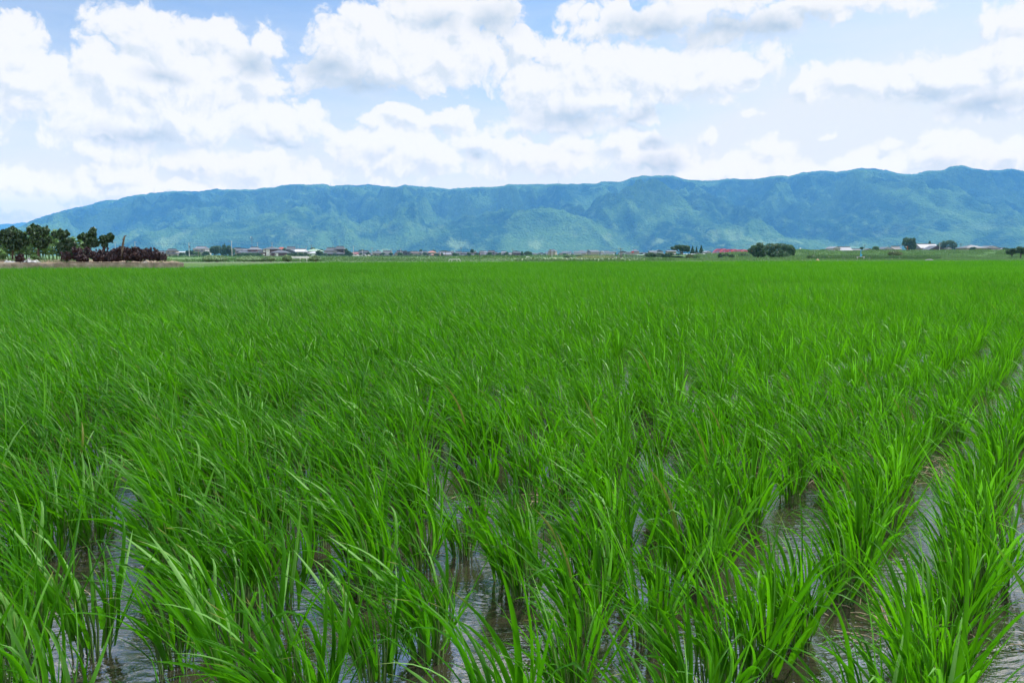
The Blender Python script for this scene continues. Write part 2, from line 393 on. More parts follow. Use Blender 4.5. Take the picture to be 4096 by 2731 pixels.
# explicit spurs: (photo x, photo y) of their spines, from the crest down, with a width in m and a height in m
NU, NS = 1300, 330
u = np.linspace(-0.95, 0.98, NU); s = np.concatenate([np.linspace(0, 1, 270), np.linspace(1.005, 1.5, 60)])
U, S = np.meshgrid(u, s)
Yc = crestY(U); Yf = footY(U)
Yg = Yf + (Yc-Yf)*S; Xg = U*Yg
pxu = 2048 + F*U*0.994
crest_py = np.interp(pxu.ravel(), sx_, sy_).reshape(U.shape)
Zc = (HOR - crest_py)/F*Yc*1.0
ramp = np.where(S < 1, 0.10*S + 0.90*np.power(np.clip(S, 0, 1), 1.55), 1 - 1.6*np.clip(S-1, 0, 1))
wx = Xg + 500*fbm(Xg/1800, Yg/1800, 3, 5); wy = Yg + 400*fbm(Xg/1800, Yg/1800, 3, 9)
# valleys fan out from the crest: stretched ridged noise, skewed so that the spurs run down to the left
rid = fbm((wx + 0.45*wy)/620, wy/2100, 5, 21, ridged=True, gain=0.48)
rid2 = fbm((wx - 0.25*wy)/1500, wy/2600, 3, 33, ridged=True)
env = np.sin(np.clip(S, 0, 1)*PI)**0.8*np.where(S < 1, 1, 0) + 0.0
cf = np.clip(1-np.abs(S-1)/0.02, 0, 1)
Z = Zc*ramp + env*(rid-0.25)*250*(0.45+S) + env*(rid2-0.25)*330
gul = fbm((wx + 0.3*wy)/260, wy/800, 4, 91, ridged=True)
Z += env*(gul-0.2)*135*(0.5+0.7*S)
Z += fbm(wx/170, wy/170, 4, 44)*70*np.clip(S*3, 0, 1)*np.clip(np.abs(S-1)*12, 0.12, 1)
# low hills in front of the main slope
Z += 60*np.clip(fbm(wx/700, wy/500, 3, 61)+0.15, 0, 1)*np.exp(-((S-0.16)/0.1)**2)*1.6
Z += perlin(Xg/22, Yg/22, 3)*6*np.clip(S*4, 0, 1) + perlin(Xg/11, Yg/11, 8)*4*np.clip(S*4, 0, 1)
# nothing in front of the crest may rise above the crest line as seen from the plain
lim = Zc*(Yg/Yc)*0.985
lim = np.where(S < 1, lim, 1e9)
Z = np.where(Z > lim-20, lim-20 + 20*np.tanh((Z-lim+20)/20)*1.0, Z)
Z = np.where(np.abs(S-1) < 0.012, Zc + perlin(Xg/22, Yg/22, 3)*9 + perlin(Xg/70, Yg/70, 4)*9, Z)
Z = Z*np.clip(S*14, 0, 1) - 3*(S < 0.002)
def hills_mat():
    m, t = new_mat('forest_slope')
    ge = t.node('ShaderNodeNewGeometry'); pos = ge.outputs['Position']
    n1 = t.noise(pos, 0.0016, 5, 0.62, 0.6); n2 = t.noise(pos, 0.010, 5, 0.7); n3 = t.noise(pos, 0.055, 4, 0.75)
    c = t.mix(t.ramp(n1, 0.40, 0.58), c4((0.018, 0.054, 0.018)), c4((0.105, 0.195, 0.040)))
    c = t.mix(t.ramp(n2, 0.45, 0.72, 0, 0.75), c, c4((0.17, 0.27, 0.075)))
    c = t.mix(t.ramp(n3, 0.35, 0.75, 0, 0.6), c, c4((0.012, 0.032, 0.014)))
    sp_ = t.node('ShaderNodeSeparateXYZ'); t.l.new(pos, sp_.inputs[0])
    low = t.ramp(sp_.outputs[2], 260, 20)
    n4 = t.noise(t.vm('MULTIPLY', pos, (1, 0.6, 1)), 0.0045, 4, 0.6)
    clr = t.math('MULTIPLY', t.ramp(n4, 0.56, 0.66), low)
    c = t.mix(t.math('MULTIPLY', clr, 0.85), c, c4((0.24, 0.32, 0.12)))
    b_ = t.node('ShaderNodeBsdfDiffuse'); t.l.new(c, b_.inputs[0])
    bp = t.node('ShaderNodeBump'); bp.inputs['Strength'].default_value = 1.0; bp.inputs['Distance'].default_value = 22
    vo = t.node('ShaderNodeTexVoronoi'); t.l.new(pos, vo.inputs['Vector']); vo.inputs['Scale'].default_value = 0.05; vo.inputs['Detail'].default_value = 2
    t.l.new(t.math('ADD', n3, t.math('MULTIPLY', vo.outputs['Distance'], -0.7)), bp.inputs['Height']); t.l.new(bp.outputs[0], b_.inputs['Normal'])
    o = t.node('ShaderNodeOutputMaterial'); t.l.new(b_.outputs[0], o.inputs[0]); return m
M_HILL = hills_mat()
def grid_faces(nr, nc):
    i = np.arange(nr-1)[:, None]*nc + np.arange(nc-1)[None, :]
    i = i.ravel(); return np.stack([i, i+1, i+nc+1, i+nc], 1)
mo = np_mesh('mountains', np.stack([Xg.ravel(), Yg.ravel(), Z.ravel()], 1), grid_faces(*U.shape), M_HILL, smooth=True); tag(mo, kind='structure')
# ------------------------------------------------------------------ fair-weather clouds high above: out of view, placed to shade parts of the slopes
def cloud_mat(f_, nm):
    m, t = new_mat(nm); d = t.node('ShaderNodeBsdfDiffuse'); d.inputs[0].default_value = (0.85, 0.86, 0.88, 1)
    tr = t.node('ShaderNodeBsdfTranslucent'); tr.inputs[0].default_value = (0.95, 0.96, 0.97, 1); a = t.node('ShaderNodeMixShader'); a.inputs[0].default_value = f_
    t.l.new(d.outputs[0], a.inputs[1]); t.l.new(tr.outputs[0], a.inputs[2]); o = t.node('ShaderNodeOutputMaterial'); t.l.new(a.outputs[0], o.inputs[0]); return m
M_CLOUD = cloud_mat(0.2, 'cloud_thick')
def cloud(cx, cy_, alt, rx, ry, rz, seed, shaded=None, mat=None):
    """a flat-based heap of cloud; with shaded=(x, y, z) it is put where its shadow falls on that spot"""
    if shaded is not None:
        k = (alt-shaded[2])/math.tan(SUN_EL); cx = shaded[0]+math.sin(SUN_AZ)*k; cy_ = shaded[1]+math.cos(SUN_AZ)*k
    na, nb = 120, 40; th_, ph_ = np.meshgrid(np.linspace(0, 2*PI, na), np.linspace(-PI/2, PI/2, nb))
    X_, Y_ = np.cos(th_)*np.cos(ph_), np.sin(th_)*np.cos(ph_); Z_ = np.sin(ph_)
    bm_ = 1 + 0.9*fbm(X_*1.6+seed, Y_*1.6+Z_+seed*2.3, 5, seed, gain=0.6)
    z_ = np.where(Z_ > 0, Z_*rz*bm_*2.2, Z_*rz*0.4)
    tag(np_mesh('cloud', np.stack([(cx+X_*rx*bm_).ravel(), (cy_+Y_*ry*bm_).ravel(), (alt+z_).ravel()], 1), grid_faces(nb, na), mat or M_CLOUD, smooth=True), kind='structure')
for i_, (px, py, Yd, rx, ry) in enumerate([(560,850,6900,1350,560),(1210,930,6300,420,230),(1640,905,6300,420,190),(2330,880,6000,760,420),(2060,850,6600,300,260),(3010,960,5800,420,200),(4000,830,6300,650,600),(2900,770,7000,500,230),(3560,960,5700,420,160)]):
    r_ = (px-2048)/F; cloud(0, 0, 3500, rx, ry, 90, 11+i_*5, shaded=(r_*Yd, Yd, (HOR-py)/F*Yd))
# paler hills further away at the left end
u2 = np.linspace(-1.0, -0.45, 160); s2 = np.linspace(0, 1.3, 30); U2, S2 = np.meshgrid(u2, s2)
Y2 = 10600 + 1400*S2; px2 = 2048 + F*U2*0.994
py2 = np.interp(px2.ravel(), [-1200, -400, 0, 40, 75, 115, 150, 230, 300, 500], [960, 905, 899, 895, 898, 888, 893, 915, 950, 1000]).reshape(U2.shape)
Z2 = (HOR-py2)/F*12000*np.where(S2 < 1, S2, 2-S2)**0.9 + 30*fbm(U2*60, S2*5, 4, 3)*np.where(S2 > 0.05, 1, 0)
h2 = np_mesh('hills', np.stack([(U2*Y2).ravel(), Y2.ravel(), Z2.ravel()-5], 1), grid_faces(*U2.shape), M_HILL, smooth=True); tag(h2, kind='structure')

# ================================================================== RICE
def rice_blades(seed, n, segs, wid, fold, lean, rad=0.045, L0=0.27, L1=0.46, spread=1.0, hs=1.0, offs=None):
    """n curved blades of a clump, blown towards -x; returns V, F, rnd, tpos"""
    r = np.random.RandomState(seed)
    ph = r.uniform(0, 2*PI, n); rr = rad*np.sqrt(r.uniform(0, 1, n))
    bx = rr*np.cos(ph); by = rr*np.sin(ph)
    if offs is not None: bx = bx + offs[:, 0]; by = by + offs[:, 1]
    h0 = r.uniform(0.0, 0.15, n)*hs
    L = r.uniform(L0, L1, n)*hs; L = np.where(r.rand(n) < 0.25, L*0.65, L); L = np.where(r.rand(n) < 0.12, L*1.3, L)
    tilt = np.radians(r.uniform(3, 22, n))*spread; az_ = ph + r.uniform(-0.6, 0.6, n)
    wind = lean*r.uniform(0.35, 1.5, n); droop = r.uniform(0.15, 1.15, n)**1.4
    droop = np.where(r.rand(n) < 0.10, droop+1.5, droop)
    wdir = np.radians(r.normal(170, 22, n))
    px = bx + np.tan(tilt)*h0*np.cos(az_); py = by + np.tan(tilt)*h0*np.sin(az_); pz = h0.copy()
    P = []; D = []
    m = segs+1; dl = L/segs
    for i in range(m):
        tt = i/segs
        dx = np.sin(tilt)*np.cos(az_)*(1+0.9*tt) + wind*tt**1.1*np.cos(wdir)
        dy = np.sin(tilt)*np.sin(az_)*(1+0.9*tt) + wind*tt**1.1*np.sin(wdir)
        dz = np.cos(tilt) - droop*tt**2.2*1.1
        q = np.sqrt(dx*dx+dy*dy+dz*dz); d = np.stack([dx/q, dy/q, dz/q], 1)
        P.append(np.stack([px, py, pz], 1)); D.append(d)
        px = px + d[:, 0]*dl; py = py + d[:, 1]*dl; pz = pz + d[:, 2]*dl
    P = np.stack(P, 1); D = np.stack(D, 1)                     # n,m,3
    fa = r.uniform(0, PI, n); tw = r.uniform(-0.9, 0.9, n)
    tt = np.linspace(0, 1, m)
    ang = fa[:, None] + tw[:, None]*tt[None]
    ref = np.stack([np.cos(ang), np.sin(ang), np.zeros_like(ang)], 2)
    side = ref - D*np.sum(ref*D, 2, keepdims=True); side /= np.linalg.norm(side, axis=2, keepdims=True)+1e-6
    nor = np.cross(D, side)
    wv = wid*r.uniform(0.32, 1.15, n)
    prof = np.minimum(1, 0.45+tt*2.6)*np.clip(1-tt, 0, 1)**0.62; prof[-1] = 0.02
    wdt = (wv[:, None]*prof[None])[:, :, None]*0.5
    rnd = r.rand(n)
    if fold:
        A = P - side*wdt + nor*wdt*0.45; B = P; C = P + side*wdt + nor*wdt*0.45
        V = np.stack([A, B, C], 2).reshape(-1, 3); k = 3
    else:
        V = np.stack([P - side*wdt, P + side*wdt], 2).reshape(-1, 3); k = 2
    V[:, 2] = np.maximum(V[:, 2], 0.004)
    base = (np.arange(n)[:, None]*m + np.arange(segs)[None])*k
    base = base.ravel(); Fs = []
    for j in range(k-1): Fs.append(np.stack([base+j, base+j+1, base+k+j+1, base+k+j], 1))
    return V, np.concatenate(Fs), np.repeat(rnd, m*k), np.tile(np.repeat(tt, k), n)

def rice_stems(seed, n, rad=0.045, h=0.2, hs=1.0):
    r = np.random.RandomState(seed); V = []; Fq = []
    for i in range(n):
        a = r.uniform(0, 2*PI); q = rad*math.sqrt(r.rand()); x, y = q*math.cos(a), q*math.sin(a)
        tl = math.radians(r.uniform(2, 16)); hh = h*hs*r.uniform(0.6, 1.0); k = len(V); w0 = r.uniform(0.0026, 0.0042)
        for j, tt in enumerate((0, 0.5, 1)):
            cx = x + math.cos(a)*math.tan(tl)*hh*tt - 0.02*tt*tt; cy_ = y + math.sin(a)*math.tan(tl)*hh*tt; ww = w0*(1-0.35*tt)
            for c in range(4): V.append((cx+ww*math.cos(c*PI/2), cy_+ww*math.sin(c*PI/2), hh*tt - (0.05 if j == 0 else 0)))
        for j in range(2):
            for c in range(4): Fq.append((k+j*4+c, k+j*4+(c+1) % 4, k+(j+1)*4+(c+1) % 4, k+(j+1)*4+c))
    return np.array(V), np.array(Fq)

# planting grid: rows run towards the far right
RU = np.array([0.585, 0.811]); RN = np.array([0.811, -0.585])
ROWSP, INSP = 0.38, 0.168
rr = np.random.RandomState(7)
def lean_at(x, y):
    """how far the wind bends the leaves here"""
    g_ = 0.0 + perlin(np.array([x/2.6+9.3]), np.array([y/3.6+4.1]), 77)[0]*0.55
    return float(np.clip(0.85 - 0.16*np.clip(x, -2.5, 3) + g_, 0.15, 1.6))
plants = []
for i in range(-700, 560):
    off = (i+0.5)*ROWSP - 0.84
    for j in range(-500, 900):
        s_ = j*INSP
        c = RN*off + RU*s_
        if c[1] < 1.45 or c[1] > 125 or abs(c[0]) > 0.74*c[1]+3.2: continue
        if c[1] > 26: continue
        left = np.clip((0.55*c[1] - c[0])/1.6, 0, 1)            # the rows are tidy on the right, broken up on the left
        if c[1] < 9 and rr.rand() < 0.015 + 0.03*left + 0.09*left*(perlin(np.array([c[0]*1.3]), np.array([c[1]*0.9]), 55)[0] > 0.05): continue
        q = 0.042 + 0.035*left
        plants.append((c[0]+rr.normal(0, q)+0.05*math.sin(c[1]*1.1+i), c[1]+rr.normal(0, q), i, j))
near = []; mid = []
for q in plants:
    x, y = q[0], q[1]
    d = math.hypot(x, y)
    vis = abs(x) < 0.66*y + 0.10
    (near if vis else mid).append(q + (d,))
near.sort(key=lambda q: q[4]); mid += near[300:]; near = near[:300]

# ---- the 300 nearest clumps, each a thing with stems and leaves
LEANS = [0.25, 0.55, 0.85, 1.15, 1.5]
protos = {}
def rice_proto(li, v):
    key = (li, v)
    if key not in protos:
        sd_ = 1000 + li*37 + v*7
        V, Fq, a, tp = rice_blades(sd_, 48, 10, 0.0185, True, LEANS[li], hs=0.82, rad=0.055, spread=1.25)
        lv = np_mesh('leaves', V, Fq, M_RICE, None, {'rnd': a, 'tpos': tp}, smooth=True, do_link=False).data
        V, Fq = rice_stems(sd_+3, 16)
        st = np_mesh('stems', V, Fq, M_STEM, None, {'rnd': np.repeat(np.random.RandomState(sd_).rand(16), 12)}, smooth=True, do_link=False).data
        protos[key] = (lv, st)
    return protos[key]
ORD = ['first','second','third','fourth','fifth','sixth','seventh','eighth','ninth','tenth','eleventh','twelfth','thirteenth','fourteenth','fifteenth','sixteenth','seventeenth','eighteenth','nineteenth','twentieth'] + ['twenty-'+q for q in ('first','second','third','fourth','fifth','sixth','seventh','eighth','ninth')] + ['thirtieth'] + ['thirty-'+q for q in ('first','second','third','fourth','fifth','sixth','seventh','eighth','ninth')]+['fortieth']
rowids = sorted({q[2] for q in near}, reverse=True)
rank = {}
for ri in rowids:
    for k_, q in enumerate(sorted([q for q in near if q[2] == ri], key=lambda q: q[3])): rank[(q[2], q[3])] = k_
for q in near:
    x, y, i, j, d = q
    ln_ = lean_at(x, y) + rr.normal(0, 0.12); li = int(np.clip(round((ln_-0.25)/0.3), 0, 4))
    lv, st = rice_proto(li, rr.randint(5))
    rowk = rowids.index(i)
    look = ('nearly upright', 'slightly bent', 'wind-bent', 'strongly bent', 'wind-flattened')[li]
    e = empty('rice_clump', (x, y, 0), rr.uniform(-0.35, 0.35),
              "%s rice clump, %s from the front in the %s row from the right" % (look, ORD[rank[(i, j)]], ORD[rowk]),
              'rice plant', 'rice clumps standing in the near flooded rows')
    sc_ = rr.uniform(0.84, 1.14)*(0.92-0.05*np.clip(x, -1.6, 2.0)); e.scale = (sc_*rr.uniform(0.95, 1.1), sc_, sc_*rr.uniform(0.9, 1.05))
    a = bpy.data.objects.new('leaves', lv); COL.objects.link(a); a.parent = e
    a = bpy.data.objects.new('stems', st); COL.objects.link(a); a.parent = e

# ---- the rest of the field: instanced clumps (mid) and instanced patches (far), one object each
def scatter(name, pts, idx, rot, scl, variants):
    me = bpy.data.meshes.new(name); me.vertices.add(len(pts)); me.vertices.foreach_set('co', np.asarray(pts, np.float32).ravel())
    a = me.attributes.new('pick', 'INT', 'POINT'); a.data.foreach_set('value', np.asarray(idx, np.int32))
    a = me.attributes.new('rotz', 'FLOAT', 'POINT'); a.data.foreach_set('value', np.asarray(rot, np.float32))
    a = me.attributes.new('scl', 'FLOAT', 'POINT'); a.data.foreach_set('value', np.asarray(scl, np.float32))
    o = link(name, me)
    coll = bpy.data.collections.new(name+'_sources')
    for v in variants: coll.objects.link(v)
    ng = bpy.data.node_groups.new(name, 'GeometryNodeTree')
    ng.interface.new_socket("Geometry", in_out='INPUT', socket_type='NodeSocketGeometry')
    ng.interface.new_socket("Geometry", in_out='OUTPUT', socket_type='NodeSocketGeometry')
    N = ng.nodes; Lk = ng.links
    gi = N.new('NodeGroupInput'); go = N.new('NodeGroupOutput'); ip = N.new('GeometryNodeInstanceOnPoints')
    ci = N.new('GeometryNodeCollectionInfo'); ci.inputs['Collection'].default_value = coll
    ci.inputs['Separate Children'].default_value = True; ci.inputs['Reset Children'].default_value = True
    def attr(nm, ty):
        q = N.new('GeometryNodeInputNamedAttribute'); q.data_type = ty; q.inputs['Name'].default_value = nm; return q.outputs[0]
    cx = N.new('ShaderNodeCombineXYZ'); Lk.new(attr('rotz', 'FLOAT'), cx.inputs[2])
    Lk.new(gi.outputs[0], ip.inputs['Points']); Lk.new(ci.outputs[0], ip.inputs['Instance'])
    ip.inputs['Pick Instance'].default_value = True
    Lk.new(attr('pick', 'INT'), ip.inputs['Instance Index']); Lk.new(cx.outputs[0], ip.inputs['Rotation'])
    Lk.new(attr('scl', 'FLOAT'), ip.inputs['Scale']); Lk.new(ip.outputs[0], go.inputs[0])
    md = o.modifiers.new('scatter', 'NODES'); md.node_group = ng
    return o
vs = []
for li in range(5):
    for v in range(4):
        V, Fq, a, tp = rice_blades(3000+li*31+v, 42, 6, 0.0190, False, LEANS[li], hs=0.90, rad=0.055, spread=1.15)
        vs.append(np_mesh('rice_source_%02d' % (li*4+v), V, Fq, M_RICE, None, {'rnd': a, 'tpos': tp}, smooth=True, do_link=False))
pts = []; idx = []; rot = []; scl = []
for q in mid:
    ln_ = lean_at(q[0], q[1]) + rr.normal(0, 0.1); li = int(np.clip(round((ln_-0.25)/0.3), 0, 4))
    pts.append((q[0], q[1], 0)); idx.append(li*4+rr.randint(4)); rot.append(rr.uniform(-0.4, 0.4))
    scl.append(rr.uniform(0.85, 1.14)*(0.84-0.07*np.clip(q[0]*3.5/max(3.5, q[1]), -1.6, 1.8) + 0.10*np.clip((q[1]-8)/18, 0, 1))*(1+0.12*perlin(np.array([q[0]/1.7]), np.array([q[1]/1.7]), 5)[0]))
fo = scatter('rice_field', pts, idx, rot, scl, vs); tag(fo, 'dense green rice filling the flooded field behind the nearest clumps', 'rice', kind='stuff')

# far patches, 1 m x 1 m
PS = 1.0; vs = []
for v in range(10):
    r_ = np.random.RandomState(500+v); nb = 330
    of = r_.uniform(-PS/2*1.1, PS/2*1.1, (nb, 2))
    V, Fq, a, tp = rice_blades(5000+v, nb, 3, 0.021, False, 0.45+0.09*(v % 6), rad=0.02, offs=of, L0=0.22, L1=0.42)
    V[:, 2] *= 0.98
    vs.append(np_mesh('rice_patch_%02d' % v, V, Fq, M_RICE, None, {'rnd': a, 'tpos': tp}, smooth=True, do_link=False))
pts = []; idx = []; rot = []; scl = []
WALL_A = W(-700, 1066, 40.5); 
def in_garden(x, y):
    """the raised garden at the left: front wall from (-50, 35.5) to (-20.1, 49)"""
    return x < -19.9 and y > 49.0 + (x+20.1)*0.45 - 0.25
for yy in np.arange(26.3, 130, 0.95):
    hw = 0.70*yy + 6
    for xx in np.arange(-hw, hw, 0.95):
        x = xx + rr.uniform(-.1, .1); y = yy + rr.uniform(-.1, .1)
        if y > float(edgeY(x)) - 0.9: continue
        if in_garden(x, y): continue
        yg = 70.5 - 0.03*x
        if x > 2 and yg < y < yg + 1.3: continue          # an earth balk between two paddies
        pts.append((x, y, 0.0)); idx.append(rr.randint(10)); rot.append(rr.uniform(-0.35, 0.35))
        scl.append(0.95*(1+0.05*rr.normal()+0.10*perlin(np.array([x/4.0]), np.array([y/7.0]), 15)[0]))
fo2 = scatter('far_rice', pts, idx, rot, scl, vs); tag(fo2, 'even green rice of the far half of the field up to the road', 'rice', kind='stuff')
# old straw floating between the rows at the right and bits of it elsewhere
M_STRAW = solid('old_straw', (0.30, 0.24, 0.15), 0.9, 0.3, 20)
r_ = np.random.RandomState(77); mb = MB()
for (cx, cy_, n_, sp) in [W(3255, 2240, 3.9)[:2]+(110, 0.14), W(3770, 2225, 3.95)[:2]+(170, 0.2), W(2270, 2330, 3.5)[:2]+(50, 0.10), W(3560, 2600, 2.3)[:2]+(60, 0.09), (0.3, 4.3, 90, 1.3), (1.8, 4.5, 120, 1.2), (-1.2, 3.6, 60, 0.9)]:
    for k_ in range(n_):
        x = cx+r_.normal(0, sp); y = cy_+r_.normal(0, sp); a = r_.uniform(0, PI); L_ = r_.uniform(0.02, 0.09)
        d_ = Vector((math.cos(a), math.sin(a), r_.uniform(-0.05, 0.15)))*L_; q = Vector((x, y, 0.003)); mb.tube([q, q+d_*0.5+Vector((0, 0, 0.004)), q+d_], 0.0016, 3, cap=False)
tag(mb.build('straw', M_STRAW), 'bits of old straw floating on the paddy water between the rows', 'straw', kind='stuff')
print('rice', len(near), len(mid), len(pts))

# pink snail eggs laid on a few stems
M_EGG = solid('snail_eggs', (0.75, 0.10, 0.13), 0.6, 0.25, 300)
for (px, py, Y, lab) in [(1105, 2615, 2.18, 'pink clutch of snail eggs low at the front left of centre'),
                         (878, 2226, 3.05, 'long rose clutch of snail eggs on a stem left of the open water'),
                         (322, 2246, 2.95, 'reddish egg clutch on a stem at the far left, the left one of a pair'),
                         (406, 2252, 2.95, 'short pink egg clutch right beside the one at the far left'),
                         (3483, 2460, 2.45, 'bright pink egg clutch among the rice at the front right'),
                         (1964, 1710, 5.6, 'dark red egg clutch on a distant stem above the middle of the picture')]:
    x, y, z = W(px, py, Y); r_ = np.random.RandomState(px); mb = MB()
    hgt = 0.026 if Y < 5 else 0.04
    for k in range(46):
        tt = r_.rand(); an = r_.uniform(0, 2*PI); q = 0.0062*math.sqrt(max(0.05, 1-(2*tt-1)**2))
        c = Vector((q*math.cos(an) - 0.35*(tt-.5)*hgt, q*math.sin(an), (tt-0.5)*hgt)); e_ = 0.0028
        mb.add([c+Vector(d)*e_ for d in ((1,0,0),(-1,0,0),(0,1,0),(0,-1,0),(0,0,1),(0,0,-1))], [(0,2,4),(2,1,4),(1,3,4),(3,0,4),(2,0,5),(1,2,5),(3,1,5),(0,3,5)])
    mb.tube([(0.012, 0.004, -z), (0.004, 0.002, -z*0.5), (-0.004, 0.001, hgt*0.7)], 0.0022, 4)
    o = mb.build('snail_eggs', M_EGG); o.location = (x, y, z)
    # the stem they sit on is green
    o.data.materials.append(M_STEM)
    npoly = len(o.data.polygons)
    for p_ in o.data.polygons[46*8:]: p_.material_index = 1
    tag(o, lab, 'snail eggs')
# ================================================================== OBJECT HELPERS
def nth(n):
    lo = ['', 'first', 'second', 'third', 'fourth', 'fifth', 'sixth', 'seventh', 'eighth', 'ninth', 'tenth', 'eleventh', 'twelfth', 'thirteenth', 'fourteenth', 'fifteenth', 'sixteenth', 'seventeenth', 'eighteenth', 'nineteenth']
    te = ['', '', 'twent', 'thirt', 'fort', 'fift', 'sixt', 'sevent', 'eight', 'ninet']
    if n >= 100: return 'hundredth' if n == 100 else 'hundred-and-' + nth(n-100)
    if n < 20: return lo[n]
    return te[n//10] + ('ieth' if n % 10 == 0 else 'y-' + lo[n % 10])
M_GARDEN = leafy('garden_needles', (0.008, 0.028, 0.011), (0.042, 0.110, 0.028), 0.15, scale=3)
M_TREE = leafy('tree_leaves', (0.012, 0.045, 0.013), (0.046, 0.125, 0.030), 0.2, scale=0.25)
M_TREE2 = leafy('bright_tree_leaves', (0.030, 0.085, 0.018), (0.085, 0.19, 0.035), 0.3, scale=0.3)
M_BUSH = leafy('weed_leaves', (0.025, 0.085, 0.015), (0.085, 0.20, 0.045), 0.3, scale=0.9)
M_KUDZU = leafy('pale_weed_leaves', (0.05, 0.12, 0.03), (0.24, 0.36, 0.18), 0.25, scale=1.5)
M_GRASS = leafy('bank_grass', (0.030, 0.095, 0.016), (0.095, 0.205, 0.045), 0.3, scale=0.12)
M_REED = leafy('reed_leaves', (0.022, 0.075, 0.018), (0.070, 0.165, 0.040), 0.25, scale=0.5)
M_PURPLE = leafy('purple_leaves', (0.013, 0.006, 0.007), (0.060, 0.018, 0.022), 0.12, tcol=(0.07, 0.012, 0.022), scale=3)
M_BEAN = leafy('bean_leaves', (0.05, 0.14, 0.03), (0.16, 0.30, 0.08), 0.35, scale=2)
M_TARO = leafy('taro_leaves', (0.02, 0.08, 0.02), (0.16, 0.28, 0.09), 0.25, scale=3)
M_OLIVE = leafy('olive_shrub_leaves', (0.05, 0.09, 0.02), (0.14, 0.19, 0.05), 0.25, scale=0.5)
M_BARK = solid('bark', (0.10, 0.075, 0.055), 0.9, 0.35, 8, 0.5)
M_DEAD = solid('dead_bark', (0.13, 0.10, 0.075), 0.9, 0.35, 9, 0.5)
M_POLE = solid('pole_concrete', (0.42, 0.42, 0.41), 0.8, 0.08, 1)
M_WOODP = solid('pole_wood', (0.14, 0.10, 0.075), 0.9, 0.2, 3)
M_STEEL = solid('dark_steel', (0.10, 0.11, 0.12), 0.5, 0.1, 1)
M_GLASS = solid('window_glass', (0.02, 0.025, 0.03), 0.12, 0.2, 1, spec=0.6)
M_WHITE = solid('white_paint', (0.72, 0.72, 0.70), 0.5, 0.05, 1)
WALLC = {n: solid('wall_'+n, c, 0.85, 0.10, 0.7) for n, c in dict(cream=(0.30,0.26,0.20), white=(0.42,0.42,0.41), brown=(0.10,0.06,0.05), redbrown=(0.17,0.065,0.05),
    darkwood=(0.055,0.042,0.04), grey=(0.20,0.20,0.20), tan=(0.42,0.20,0.10), slate=(0.08,0.085,0.10), mint=(0.60,0.70,0.62)).items()}
def roof_mat(n, c):
    m, t = new_mat('roof_'+n); co = t.node('ShaderNodeTexCoord').outputs['Object']
    wv = t.node('ShaderNodeTexWave'); wv.wave_type = 'BANDS'; wv.bands_direction = 'X'; wv.inputs['Scale'].default_value = 1.2; t.l.new(co, wv.inputs[0])
    k = t.math('ADD', t.math('MULTIPLY', t.noise(co, 0.8, 4, 0.6), 0.6), t.math('MULTIPLY', wv.outputs['Fac'], 0.3))
    b_ = t.node('ShaderNodeBsdfPrincipled'); t.l.new(t.mix(k, c4([q*0.75 for q in c]), c4([q*1.3 for q in c])), b_.inputs['Base Color']); b_.inputs['Roughness'].default_value = 0.5
    o = t.node('ShaderNodeOutputMaterial'); t.l.new(b_.outputs[0], o.inputs[0]); return m
ROOFC = {n: roof_mat(n, c) for n, c in dict(tile=(0.062,0.070,0.080), dark=(0.045,0.046,0.052), pale=(0.15,0.155,0.175), brown=(0.075,0.055,0.045), red=(0.30,0.06,0.03),
    pink=(0.30,0.13,0.10), green=(0.24,0.34,0.24), white=(0.42,0.42,0.44), maroon=(0.20,0.06,0.06)).items()}

def leaf_cloud(lumps, n, size, seed, shell=0.55, up=0.0, asp=0.45, rough=0.28):
    """n small pointed leaves spread through lumpy ellipsoids (x,y,z,rx,ry,rz)"""
    r = np.random.RandomState(seed); lm = np.array(lumps, float)
    wgt = (lm[:, 3]*lm[:, 5])**0.9; pick = r.choice(len(lm), n, p=wgt/wgt.sum())
    d = r.normal(size=(n, 3)); d /= np.linalg.norm(d, axis=1, keepdims=True)
    th = np.arctan2(d[:, 1], d[:, 0])
    bump = 1 + rough*(perlin(th*1.6+pick*3.1, d[:, 2]*3+pick, seed) + 0.7*perlin(th*4+pick, d[:, 2]*7, seed+5))
    rad = (shell + (1-shell)*r.rand(n))**0.6*bump
    rad *= np.where(r.rand(n) < 0.06, r.uniform(1.0, 1.22, n), 1)
    c = lm[pick, :3] + d*rad[:, None]*lm[pick, 3:6]
    a = r.normal(size=(n, 3)); a[:, 2] += up*2; a /= np.linalg.norm(a, axis=1, keepdims=True)
    nn = d + 0.8*r.normal(size=(n, 3)); b = np.cross(a, nn); b /= np.linalg.norm(b, axis=1, keepdims=True)+1e-6
    L = size*r.uniform(0.6, 1.3, n)[:, None]
    V = np.stack([c-a*L*0.5, c+b*L*asp*0.5, c+a*L*0.5, c-b*L*asp*0.5], 1).reshape(-1, 3)
    Fq = np.arange(4*n).reshape(-1, 4)
    return V, Fq, np.repeat(r.rand(n), 4)

